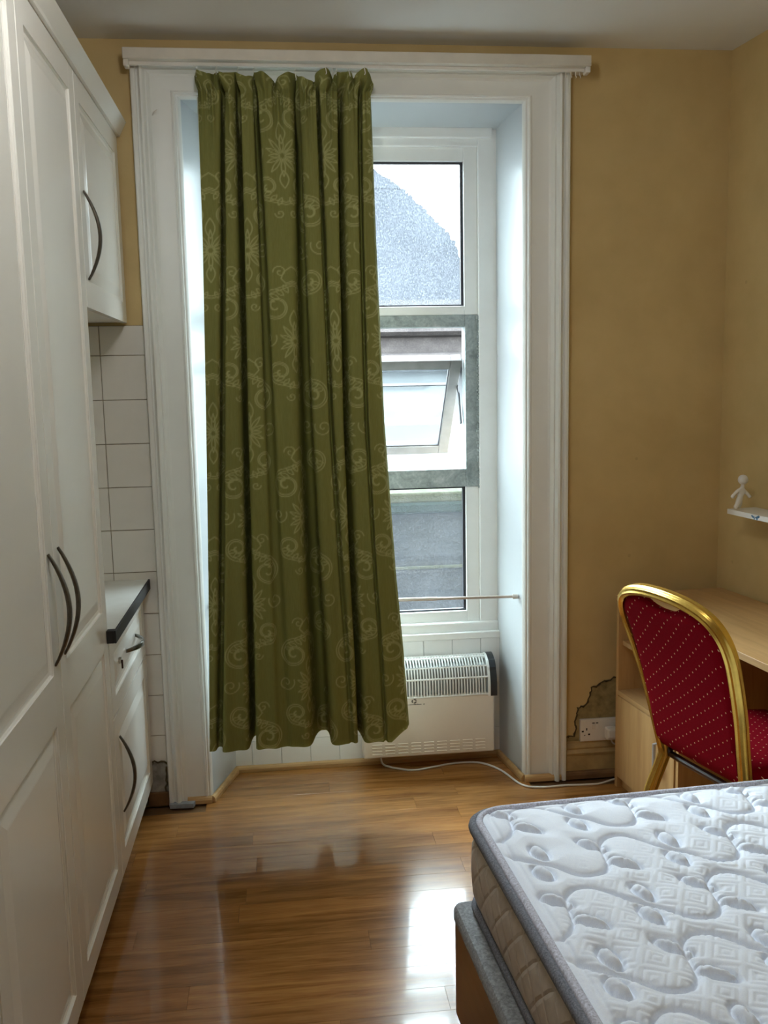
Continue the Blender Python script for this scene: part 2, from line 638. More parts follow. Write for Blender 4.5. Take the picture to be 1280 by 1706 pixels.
# ------------------------------------------------------------------ setting
# floor: sub-floor with laminate planks laid one by one
fl = MB()
fl.prism([(XL, YR), (wall_x(YR), YR), (wall_x(0), 0.0), (0.96, 0.0), (0.91, RD + 0.04), (-0.24, RD + 0.04), (-0.34, 0.0), (XL, 0.0)], -0.06, -0.0105)
floor = tag(fl.build('floor', 'plinth_brown'), 'orange brown wood laminate floor of narrow planks', None, kind='structure')
random.seed(7)
PW = 0.0965
meshes = {}
row = 0
y = RD + 0.03
while y > YR + 0.02:
    y0, y1 = y - PW, y
    if y0 < 0.0:
        xa, xb = XL + 0.004, wall_x(max(y1, YR)) - 0.004
        if y1 > 0.0:
            xa, xb = -0.335, 0.955
    else:
        xa, xb = -0.315 + 0.3 * max(0, y0), 0.945 - 0.13 * max(0, y0)
    x = xa - random.uniform(0.0, 0.9)
    while x < xb:
        L = 1.05
        s0, s1 = max(x, xa), min(x + L, xb)
        if s1 - s0 > 0.03:
            ln = round(s1 - s0, 3)
            if ln not in meshes:
                meshes[ln] = MB().box(0.0002, ln - 0.0002, -PW + 0.0002, -0.0002, -0.010, 0.0, 0.0003).mesh('plank')
            pk = link('plank', meshes[ln], 'floor_wood', floor)
            pk.location = (s0, y1, 0)
        x += L
    y -= PW
    row += 1

cl = MB().prism([(XL - 0.1, YR - 0.1), (wall_x(YR) + 0.1, YR - 0.1), (wall_x(0) + 0.1, 0.45), (XL - 0.1, 0.45)], ZC, ZC + 0.15)
tag(cl.build('ceiling', 'ceiling_paint'), 'off-white painted plaster ceiling', kind='structure')
wl = MB().box(XL - 0.12, XL, YR, 0.3, 0, ZC)
tag(wl.build('wall_left', 'wall_paint'), 'ochre painted wall behind the fitted cupboards', kind='structure')
wr = MB().prism([(wall_x(YR), YR), (wall_x(0.0), 0.0), (wall_x(0) + 0.12, 0.0), (wall_x(YR) + 0.12, YR)], -0.02, ZC)
tag(wr.build('wall_right', 'wall_paint'), 'ochre painted wall on the right above the desk', kind='structure')
wb = MB().box(XL - 0.1, wall_x(YR) + 0.1, YR - 0.12, YR, -0.02, ZC)
tag(wb.build('wall_rear', 'wall_paint'), 'ochre painted wall behind the camera', kind='structure')

wbk = MB()
wbk.prism([(XL - 0.1, 0.0), (-0.33, 0.0), (-0.245, RD + 0.02), (-0.245, 0.42), (XL - 0.1, 0.42)], -0.05, ZC)
wbk.prism([(0.955, 0.0), (wall_x(0) + 0.1, 0.0), (wall_x(0) + 0.1, 0.42), (0.912, 0.42), (0.912, RD + 0.02)], -0.05, ZC)
wbk.prism([(-0.33, 0.0), (0.955, 0.0), (0.912, 0.42), (-0.245, 0.42)], 2.648, ZC)
wall_back = tag(wbk.build('wall_back', 'wall_paint'), 'ochre painted window wall with damp patches', kind='structure')

# wall below the window, tiled white
wc = MB().box(-0.26, 0.93, RD + 0.006, 0.42, -0.05, 0.545)
wall_recess = tag(wc.build('wall_recess', 'grout_white'), 'low tiled wall below the window sill', kind='structure')
TWd, THt = 0.123, 0.2
tm = MB().box(0.0012, TWd - 0.0012, -0.006, 0.001, 0.0012, THt - 0.0012, 0.0015).mesh('tile')
for i in range(-7, 4):
    for j in range(3):
        x0 = 0.575 + i * TWd
        z0 = 0.53 - (j + 1) * THt
        xa, xb = max(x0, RL1 - 0.01), min(x0 + TWd, RR1 + 0.01)
        za = max(z0, 0.0)
        if xb - xa < 0.01 or za > z0 + THt - 0.01:
            continue
        if xa == x0 and xb == x0 + TWd and za == z0:
            t = link('tile', tm, 'tile_white', wall_recess)
            t.location = (x0, RD + 0.006, z0)
        else:
            MB().box(xa + 0.0012, xb - 0.0012, RD, RD + 0.007, za, z0 + THt - 0.0012, 0.0015).build('tile', 'tile_white', wall_recess)

# recess linings (painted boards, splayed)
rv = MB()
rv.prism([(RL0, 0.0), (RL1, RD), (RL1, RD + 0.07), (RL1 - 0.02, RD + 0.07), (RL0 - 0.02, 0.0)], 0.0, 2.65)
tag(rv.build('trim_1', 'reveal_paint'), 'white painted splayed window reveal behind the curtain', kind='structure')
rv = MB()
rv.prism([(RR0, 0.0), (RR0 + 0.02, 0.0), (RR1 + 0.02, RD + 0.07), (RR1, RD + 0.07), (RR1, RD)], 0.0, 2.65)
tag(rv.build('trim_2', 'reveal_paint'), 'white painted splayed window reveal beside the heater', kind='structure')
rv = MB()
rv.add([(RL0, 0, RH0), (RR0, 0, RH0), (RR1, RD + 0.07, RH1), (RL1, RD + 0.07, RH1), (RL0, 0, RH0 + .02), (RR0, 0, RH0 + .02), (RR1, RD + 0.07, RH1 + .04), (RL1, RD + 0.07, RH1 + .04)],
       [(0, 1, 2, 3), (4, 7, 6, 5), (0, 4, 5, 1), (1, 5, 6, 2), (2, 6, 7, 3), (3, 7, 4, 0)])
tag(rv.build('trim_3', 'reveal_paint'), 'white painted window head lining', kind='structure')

# architrave with mouldings, mitred round the opening
prof = [(0.0, 0.0), (0.0, 0.030), (0.004, 0.038), (0.012, 0.040), (0.018, 0.036), (0.020, 0.028), (0.026, 0.028), (0.030, 0.040), (0.036, 0.046), (0.043, 0.043),
        (0.047, 0.034), (0.050, 0.026), (0.056, 0.027), (0.060, 0.022), (0.066, 0.014), (0.073, 0.011), (0.075, 0.010), (0.136, 0.010), (0.138, 0.0145), (0.144, 0.017),
        (0.150, 0.014), (0.152, 0.007), (0.158, 0.006), (0.164, 0.0), (0.168, -0.010)]
AL, AR, AT = -0.478, 1.110, 2.762
kl = (RL0 - AL) / 0.160
kr = (AR - RR0) / 0.160
kt = (AT - RH0) / 0.160
st = []
for fn in (lambda o: (AL + o * kl, 0.0), lambda o: (AL + o * kl, AT - o * kt), lambda o: (AR - o * kr, AT - o * kt), lambda o: (AR - o * kr, 0.0)):
    st.append([(fn(o)[0], -pp, fn(o)[1]) for o, pp in prof])
ar = MB()
ar.loft(st, close=False, caps=False)
tag(ar.build('trim_4', 'white_gloss', smooth=True, sharp=28), 'thick white moulded architrave round the tall window', kind='structure')
# timber quadrant strips along the floor
def strip(n, pts, h=0.026, d=0.016, lab='', mat='trim_wood'):
    """quarter-round strip along a floor path (pts run so that the room is on the left hand)"""
    m = MB()
    for (a, b) in zip(pts[:-1], pts[1:]):
        a, b = Vector(a), Vector(b)
        t = (b - a).normalized()
        nn = Vector((-t.y, t.x))
        ring = [(0, 0), (d, 0), (d, h * 0.55), (d * 0.75, h * 0.85), (d * 0.4, h), (0, h)]
        a2, b2 = a - t * d * 0.3, b + t * d * 0.3
        m.loft([[(a2.x + nn.x * q, a2.y + nn.y * q, z + 0.0005) for q, z in ring], [(b2.x + nn.x * q, b2.y + nn.y * q, z + 0.0005) for q, z in ring]])
    return tag(m.build('trim_%d' % n, mat), lab, kind='structure')


strip(5, [(RL0 - 0.085, -0.012), (RL0, -0.012)][::-1], lab='light timber strip at the foot of the left architrave')
strip(6, [(RR1 - 0.002, RD), (RL1 + 0.002, RD)], lab='light timber strip below the tiled wall')
strip(7, [(RL1, RD), (RL0 + 0.003, -0.012)], lab='light timber strip along the left reveal')
strip(8, [(RR0 - 0.003, -0.012), (RR1, RD)], lab='light timber strip along the right reveal')
strip(9, [(AR + 0.004, -0.016), (RR0, -0.016)], lab='timber strip at the foot of the right architrave')
# skirting board right of the architrave
sk = MB()
spf = [(0.0, 0.0), (0.018, 0.0), (0.018, 0.095), (0.022, 0.098), (0.024, 0.106), (0.018, 0.112), (0.013, 0.118), (0.016, 0.126), (0.012, 0.136), (0.006, 0.142), (0.004, 0.150), (0.0, 0.152)]
sk.loft([[(x, -d, z) for d, z in spf] for x in (AR - 0.002, W0 - 0.005)])
tag(sk.build('baseboard_back', 'skirting_paint'), 'grimy ochre painted skirting board below the socket', kind='structure')
strip(10, [(W0 - 0.01, -0.018), (AR + 0.004, -0.018)], h=0.03, lab='brown timber strip below the skirting board', mat='rough_timber')
rt = MB().box(-0.56, AL + 0.002, -0.022, 0.0, 0.0, 0.055, 0.004)
tag(rt.build('trim_11', 'rough_timber'), 'dark rough timber at the foot of the tiled corner', kind='structure')
gf = MB().prism([(AL + 0.004, -0.05), (AL + 0.095, -0.056), (AL + 0.1, -0.03), (AL + 0.002, -0.03)], 0.0, 0.018)
tag(gf.build('trim_12', 'grey_filler'), 'blob of grey filler at the foot of the architrave', kind='structure')

# ceramic splash-back tiles on the window wall (left)
TP = 0.1615
gb = MB().box(-0.97, AL + 0.004, -0.0035, 0.0, 0.165, 1.842)
grout_o = gb.build('grout', 'grout', wall_back)
ts = MB().box(0.0013, TP - 0.0013, -0.0075, -0.001, 0.0013, TP - 0.0013, 0.0018).mesh('tile')
for ci in (-2, -1, 0):
    for rj in range(11):
        x0 = -0.640 + ci * TP
        z1 = 1.735 - (rj - 1) * TP
        z0 = z1 - TP
        za, zb = max(z0, 0.172), min(z1, 1.842)
        if za == z0 and zb == z1:
            t = link('tile', ts, 'tile_glaze', wall_back)
            t.location = (x0, 0, z0)
        else:
            MB().box(x0 + 0.0013, x0 + TP - 0.0013, -0.0075, -0.001, za + 0.0013, zb - 0.0013, 0.0018).build('tile', 'tile_glaze', wall_back)
# bare plaster under the tiles, broken edge
rng = random.Random(3)
pts = [(-0.60, 0.0), (AL + 0.003, 0.0)] + [(AL + 0.003 - i * 0.012, 0.176 + rng.uniform(-0.012, 0.008)) for i in range(11)]
MB().prism(pts, -0.010, 0.0, 'y').build('broken_plaster', 'dirty_plaster', wall_back)
ck = [(AL - 0.125 + i * 0.0125, -0.011, 0.174 + rng.uniform(-0.010, 0.010)) for i in range(11)]
MB().tube(ck, 0.0035, 6).build('broken_edge', 'crack_dark', wall_back)
ck = [(AL - 0.008 + rng.uniform(-0.006, 0.004), -0.011, 0.03 + i * 0.014) for i in range(10)]
MB().tube(ck, 0.004, 6).build('broken_edge', 'crack_dark', wall_back)

# blown plaster above the socket
edge = [(1.118, 0.165), (1.128, 0.175), (1.150, 0.172), (1.158, 0.200), (1.150, 0.232), (1.160, 0.262), (1.166, 0.290), (1.186, 0.298), (1.204, 0.310), (1.216, 0.345), (1.224, 0.372),
        (1.246, 0.380), (1.268, 0.397), (1.292, 0.400), (1.318, 0.412), (1.345, 0.416)]
patch = edge + [(1.40, 0.41), (1.40, 0.14), (1.118, 0.14)]
MB().prism(patch, -0.003, 0.0, 'y').build('plaster_patch', 'plaster_patch', wall_back)
jag = []
for (a, b) in zip(edge[:-1], edge[1:]):
    for kk in range(3):
        t = kk / 3
        jag.append((a[0] + (b[0] - a[0]) * t + rng.uniform(-0.004, 0.004), -0.004, a[1] + (b[1] - a[1]) * t + rng.uniform(-0.004, 0.004)))
MB().tube(jag, 0.0038, 6, radii=[rng.uniform(0.5, 1.3) for _ in jag]).build('plaster_crack', 'crack_dark', wall_back)

# ------------------------------------------------------------------ window
win = tag(empty('window_1', (0.335, 0.33, 0.55)), 'tall three-part window with rain-spotted panes and open vent', kind='structure')


def wpart(m, name, mat, parent=win, **kw):
    o = m.build(name, mat, None, **kw)
    o.parent = parent
    o.matrix_parent_inverse = Matrix.Translation(parent.location).inverted() if parent is win else Matrix()
    return o


def ring(m, x0, x1, z0, z1, w, y0, y1, wl=None, wr=None, wt=None, wb=None, b=0.003):
    wl, wr, wt, wb = [w if q is None else q for q in (wl, wr, wt, wb)]
    m.box(x0, x0 + wl, y0, y1, z0, z1, b)
    m.box(x1 - wr, x1, y0, y1, z0, z1, b)
    m.box(x0 + wl, x1 - wr, y0, y1, z1 - wt, z1, b)
    m.box(x0 + wl, x1 - wr, y0, y1, z0, z0 + wb, b)
    return m


GX0, GX1 = -0.098, 0.768
OX0, OX1 = -0.157, 0.828
m = ring(MB(), -0.255, 0.925, 0.53, 2.64, 0.075, 0.288, 0.40, wl=0.098, wr=0.097, wt=0.094, wb=0.06)
m.box(-0.215, 0.885, 0.273, 0.30, 2.575, 2.625, 0.004)
wpart(m, 'box_frame', 'window_white')
m = MB()
m.box(-0.25, 0.92, 0.254, 0.33, 0.528, 0.558, 0.004)
m.box(-0.235, 0.905, 0.275, 0.33, 0.552, 0.597, 0.008)
wpart(m, 'sill', 'window_white')
wpart(ring(MB(), OX0, OX1, 1.886, 2.548, 0.056, 0.306, 0.365, wb=0.036), 'upper_frame', 'window_white')
wpart(ring(MB(), OX0, OX1, 1.176, 1.886, 0.055, 0.302, 0.375, wt=0.048, wb=0.076), 'vent_frame', 'dirty_frame')
wpart(ring(MB(), OX0, OX1, 0.592, 1.176, 0.056, 0.306, 0.365, wt=0.0, wb=0.046) if False else
      MB().box(OX0, OX0 + .056, .306, .365, .592, 1.176, .003).box(OX1 - .056, OX1, .306, .365, .592, 1.176, .003).box(OX0 + .056, OX1 - .056, .306, .365, .592, .640, .003),
      'lower_frame', 'window_white')
wpart(ring(MB(), GX0 - .004, GX1 + .004, 1.918, 2.496, 0.011, 0.322, 0.340, b=0), 'gasket', 'gasket_black')
wpart(ring(MB(), GX0 - .004, GX1 + .004, 0.636, 1.180, 0.011, 0.322, 0.340, b=0), 'gasket', 'gasket_black')
wpart(MB().box(GX0, GX1, 0.328, 0.334, 1.92, 2.494), 'pane', 'glass_rain')
wpart(MB().box(GX0, GX1, 0.328, 0.334, 0.638, 1.178), 'pane', 'glass_low')
# crumbly sealant on the middle frame edge
m = MB()
for i in range(46):
    z = 1.17 + i * 0.0155
    m.box(OX1 - 0.006 + rng.uniform(-0.006, 0.002), OX1 + rng.uniform(0.004, 0.010), 0.292, 0.303, z, z + rng.uniform(0.008, 0.016), 0.002)
wpart(m, 'sealant', 'dirty_frame')
# vent sash: top-hung, swung outward
SA = math.radians(41)
SL = 0.545
sash = bpy.data.objects.new('vent_sash', None)
sm = ring(MB(), GX0 + 0.002, GX1 - 0.003, -SL, 0.0, 0.046, -0.018, 0.024)
sash = sm.build('vent_sash', 'dirty_frame')
sash.parent = win
sash.matrix_parent_inverse = Matrix.Translation(win.location).inverted()
sash.location = (0, 0.345, 1.712)
sash.rotation_euler = (SA, 0, 0)
sash.data.materials.clear()
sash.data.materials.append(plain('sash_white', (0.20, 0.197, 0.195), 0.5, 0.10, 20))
MB().box(GX0 + 0.04, GX1 - 0.041, 0.0, 0.006, -SL + 0.04, -0.04).build('pane', 'glass_clear', sash)
ring(MB(), GX0 + 0.042, GX1 - 0.043, -SL + 0.040, -0.040, 0.010, -0.010, -0.001, b=0).build('gasket', 'gasket_black', sash)
ring(MB(), GX0 - 0.001, GX1 - 0.0, -SL - 0.003, -0.15, 0.006, 0.006, 0.02, b=0).build('seal', 'gasket_black', sash)
for sx in (GX0 + 0.006, GX1 - 0.006):
    wpart(MB().tube([(sx, 0.35, 1.44), (sx, 0.395, 1.565), (sx, 0.43, 1.60)], 0.005, 6, prof=[(-.009, -.002), (.009, -.002), (.009, .002), (-.009, .002)]), 'stay_arm', 'heater_dark')

# ------------------------------------------------------------------ outside
ob = MB().prism([(-9, 0.42), (11, 0.42), (11, 16), (-9, 16)], -0.6, -0.4)
tag(ob.build('ground', 'ground_stone'), 'grey yard ground outside the window', kind='structure')
bd = empty('neighbour_building', (0.6, 4.5, -0.4))
tag(bd, 'grey building with rounded gable seen through the upper pane', 'building')


def oparent(o, par):
    o.parent = par
    o.matrix_parent_inverse = Matrix.Translation(par.location).inverted()
    return o


right = [(1.62, 2.30), (1.60, 2.60), (1.535, 2.78), (1.442, 2.90), (1.34, 3.00), (1.24, 3.095), (1.14, 3.185), (1.04, 3.265), (0.89, 3.36), (0.70, 3.42), (0.55, 3.44)]
_rg = random.Random(11)
_sm = spline([(a, b, 0) for a, b in right], 9)
right = [(a + _rg.uniform(-0.012, 0.012), b + _rg.uniform(-0.014, 0.014)) for a, b, _ in _sm]
left = [(1.10 - x, z) for x, z in right[:-1]][::-1]
gab = [(2.6, -0.4), (2.6, 2.28)] + right + left + [(-1.5, 2.28), (-1.5, -0.4)]
oparent(MB().prism(gab, 4.52, 7.5, 'y').build('wall', 'slate_render'), bd)
cprof = [(4.52, 2.30), (4.42, 2.30), (4.41, 2.10), (4.30, 2.075), (4.29, 2.03), (4.33, 2.00), (4.39, 1.985), (4.395, 1.86), (4.30, 1.845), (4.29, 1.80), (4.36, 1.775), (4.40, 1.765), (4.42, 1.73), (4.52, 1.72)]
oparent(MB().prism([(a, b) for a, b in cprof], -1.6, 2.7, 'x').build('cornice', 'cornice_stone'), bd)
gp = right[::-1]
gw = empty('yard_wall', (0.77, 1.65, -0.4))
tag(gw, 'grey rendered yard wall with mossy coping beyond the lower pane', 'wall')
oparent(MB().box(-1.6, 3.2, 1.60, 1.85, -0.4, 0.90).build('wall', 'yard_render'), gw)
oparent(MB().box(-1.6, 3.2, 1.585, 1.60, 0.566, 0.584, 0.004).build('ledge', 'coping_moss'), gw)
oparent(MB().box(-1.6, 3.2, 1.575, 1.88, 0.945, 1.005, 0.012).build('coping', 'coping_moss'), gw)
oparent(MB().box(-1.6, 3.2, 1.568, 1.86, 0.885, 0.950, 0.015).build('moss', 'moss'), gw)
lt = empty('lean_to_roof', (0.77, 3.0, -0.4))
tag(lt, 'pale sheet roof sloping up from the yard wall to the grey building', 'roof')
m = MB()
xs = np.arange(-1.6, 3.2, 0.152)
for i, x in enumerate(xs):
    me_ = MB().prism([(1.90, 1.035), (4.5, 1.70), (4.5, 1.672), (1.90, 1.007)], x, x + 0.1519, 'x')
    oparent(me_.build('sheet', 'roof_sheet'), lt)
oparent(MB().box(-1.6, 3.2, 1.95, 4.45, -0.4, 0.98).build('base', 'yard_render'), lt)

# ------------------------------------------------------------------ fitted cupboards
XF = -0.536                      # plane of all door fronts
XB = -1.145


def panel_mesh(y0, y1, z0, z1):
    """raised-and-fielded panel filling an opening, front on plane XF"""
    rings = []
    for ins, d in ((0.0, -0.004), (0.004, -0.008), (0.014, -0.0085), (0.020, -0.007), (0.046, -0.0015), (0.050, -0.001)):
        a0, a1, b0, b1 = y0 + ins, y1 - ins, z0 + ins, z1 - ins
        rings.append([(XF + d, a0, b0), (XF + d, a1, b0), (XF + d, a1, b1), (XF + d, a0, b1)])
    m_ = MB()
    back = [(XF - 0.016, q[1], q[2]) for q in rings[0]]
    m_.loft([back] + rings)
    return m_


def cup_door(parent, name, y0, y1, z0, z1, openings, stile=0.066):
    m_ = MB()
    x0, x1 = XF - 0.02, XF
    m_.box(x0, x1, y0, y0 + stile, z0, z1, 0.0025)
    m_.box(x0, x1, y1 - stile, y1, z0, z1, 0.0025)
    zz = [z0] + [q for o in openings for q in o] + [z1]
    for i in range(0, len(zz), 2):
        m_.box(x0, x1 - 0.00015, y0 + stile - 0.003, y1 - stile + 0.003, zz[i], zz[i + 1], 0.0)
    d = m_.build(name, 'cabinet_white', parent)
    for (a, b) in openings:
        panel_mesh(y0 + stile, y1 - stile, a, b).build('panel', 'cabinet_white', d)
    return d


def bow_handle(parent, c, length, axis='z', out=0.040, mat='handle_bronze'):
    pts_ = []
    for i in range(17):
        t = i / 16
        s = (t - 0.5) * length
        o_ = 0.0005 + out * math.sin(math.pi * min(max(t, 0.0), 1.0)) ** 0.9
        pts_.append((XF + o_, c[0] + (s if axis == 'y' else 0), c[1] + (s if axis == 'z' else 0)))
    pf = [(0.0055 * math.cos(a), 0.0105 * math.sin(a)) for a in [2 * math.pi * i / 12 for i in range(12)]]
    m_ = MB().tube(pts_, 1, prof=pf, up=(1, 0, 0.01), radii=[0.62 + 0.45 * math.sin(math.pi * i / 16) for i in range(17)])
    return m_.build('handle', mat, parent, smooth=True)


YS = -1.33                       # joint between the two tall doors
YE = -0.733                      # tall unit / kitchenette joint
tall = empty('tall_cupboard', (0, 0, 0))
tag(tall, 'tall white fitted cupboard with two full-height panelled doors and bronze bow handles', 'cupboard')
m = MB()
m.box(XB, XF - 0.022, YE - 0.02, YE - 0.002, 0.09, 2.50)
m.box(XB, XF - 0.022, -2.545, -2.527, 0.09, 2.50)
m.box(XB, XF - 0.022, -2.545, YE - 0.002, 2.482, 2.50)
m.box(XB, XF - 0.022, -2.545, YE - 0.002, 0.09, 0.108)
m.box(XB, XB + 0.01, -2.545, YE - 0.002, 0.09, 2.50)
m.build('carcass', 'carcass_white', tall)
ops = [(0.165, 0.845), (0.965, 2.425)]
d1 = cup_door(tall, 'door', YS + 0.002, YE - 0.003, 0.10, 2.497, ops)
bow_handle(d1, (YS + 0.048, 1.115), 0.262)
d2 = cup_door(tall, 'door', -1.93, YS - 0.002, 0.10, 2.497, ops)
bow_handle(d2, (YS - 0.048, 1.115), 0.262)
d3 = cup_door(tall, 'door', -2.545, -1.934, 0.10, 2.497, ops)
bow_handle(d3, (-2.49, 1.115), 0.262)
MB().box(XB, XF - 0.036, -2.545, YE - 0.004, 0.0, 0.09).build('plinth', 'plinth_brown', tall)

wcab = empty('wall_cupboard', (0, 0, 0))
tag(wcab, 'white panelled wall cupboard with bronze bow handle beside the window', 'cupboard')
YN = -0.016
m = MB()
m.box(XB, XF - 0.022, YE, YE + 0.016, 1.852, 2.50)
m.box(XB, XF - 0.022, YN - 0.018, YN, 1.852, 2.50)
m.box(XB, XF - 0.022, YE, YN, 2.484, 2.50)
m.box(XB, XF - 0.022, YE, YN, 1.852, 1.870)
m.box(XB, XB + 0.01, YE, YN, 1.852, 2.50)
m.build('carcass', 'carcass_white', wcab)
d = cup_door(wcab, 'door', YE + 0.002, YN, 1.850, 2.497, [(1.918, 2.428)])
bow_handle(d, (YE + 0.045, 2.055), 0.25)

corn = MB()
cp = [(XF - 0.03, 2.499), (XF + 0.010, 2.499), (XF + 0.012, 2.506), (XF + 0.034, 2.548), (XF + 0.030, 2.556), (XF - 0.03, 2.556)]
corn.loft([[(x, y_, z) for x, z in cp] for y_ in (-2.545, 0.0 - 0.004)])
tag(corn.build('cornice_moulding', 'cabinet_white'), 'cream cornice strip running along the top of the white cupboards', 'moulding')

base = empty('base_cabinet', (0, 0, 0))
tag(base, 'low white kitchen cabinet with drawer and door below the black-edged worktop', 'cabinet')
m = MB()
m.box(XB, XF - 0.022, YE, YE + 0.016, 0.09, 0.862)
m.box(XB, XF - 0.022, YN - 0.018, YN, 0.09, 0.862)
m.box(XB, XF - 0.022, YE, YN, 0.09, 0.108)
m.box(XB, XF - 0.022, YE, YN, 0.845, 0.862)
m.box(XB, XB + 0.01, YE, YN, 0.09, 0.862)
m.build('carcass', 'carcass_white', base)
dr = cup_door(base, 'drawer', YE + 0.002, YN, 0.615, 0.858, [(0.668, 0.805)])
bow_handle(dr, (-0.335, 0.745), 0.20, 'y', mat='handle_steel')
MB().cyl((XF - 0.001, -0.575, 0.755), 0.011, 0.008, 'x', 14).build('keyhole_plate', 'chrome', dr)
MB().box(XF + 0.006, XF + 0.012, -0.577, -0.574, 0.728, 0.757, 0.001).build('key', 'bracket_brown', dr)
dd = cup_door(base, 'door', YE + 0.002, YN, 0.10, 0.610, [(0.165, 0.545)])
bow_handle(dd, (YE + 0.085, 0.405), 0.25)
MB().box(XB, XF - 0.036, YE, YN, 0.0, 0.09).build('plinth', 'plinth_brown', base)

wt = empty('worktop', (0, 0, 0))
tag(wt, 'white worktop with black front edge between the cupboards', 'worktop')
MB().box(XB, -0.514, YE - 0.001, -0.009, 0.864, 0.900, 0.002).build('slab', 'worktop_white', wt)
MB().box(-0.514, -0.507, YE - 0.030, -0.009, 0.862, 0.9005, 0.0015).box(XF + 0.001, -0.514, YE - 0.030, YE - 0.0015, 0.862, 0.9005, 0.001).build('edge_strip', 'edge_black', wt)

# ------------------------------------------------------------------ curtain rail and curtain
rail = empty('curtain_rail', (0.34, -0.05, 2.75))
tag(rail, 'long off-white curtain rail board fixed above the window', 'curtain rail')
YB = -0.112


def rp(m_, nm, mt, **kw):
    return oparent(m_.build(nm, mt, **kw), rail)


rp(MB().box(-0.488, 1.160, YB, 0.0, 2.729, 2.766, 0.003), 'board', 'rail_white')
rp(MB().box(-0.48, 1.150, YB + 0.030, YB + 0.044, 2.718, 2.7295, 0.002), 'track', 'plastic_white')
rp(MB().box(-0.487, -0.470, YB + 0.004, YB + 0.046, 2.706, 2.7295, 0.004), 'end_stop', 'plastic_white')
rp(MB().box(1.142, 1.159, YB + 0.004, YB + 0.046, 2.708, 2.7295, 0.004), 'end_stop', 'plastic_white')
for gx in (1.075, 1.095, 1.112, 1.128, 0.19, 0.205, 0.215, 0.228):
    gy_ = YB + 0.037
    gm = MB().tube([(gx, gy_, 2.720), (gx, gy_, 2.708), (gx + 0.004, gy_, 2.701), (gx, gy_, 2.695), (gx - 0.004, gy_, 2.701)], 0.0018, 5)
    rp(gm, 'glider', 'plastic_white')
rp(MB().tube([(-0.408, -0.012, 2.572), (-0.400, -0.034, 2.577), (-0.388, -0.036, 2.584)], 0.0022, 6), 'bracket_stub', 'plastic_white')

cur = empty('curtain', (0.07, -0.08, 0.25))
tag(cur, 'long olive green damask curtain hanging in deep folds from the rail', 'curtain')


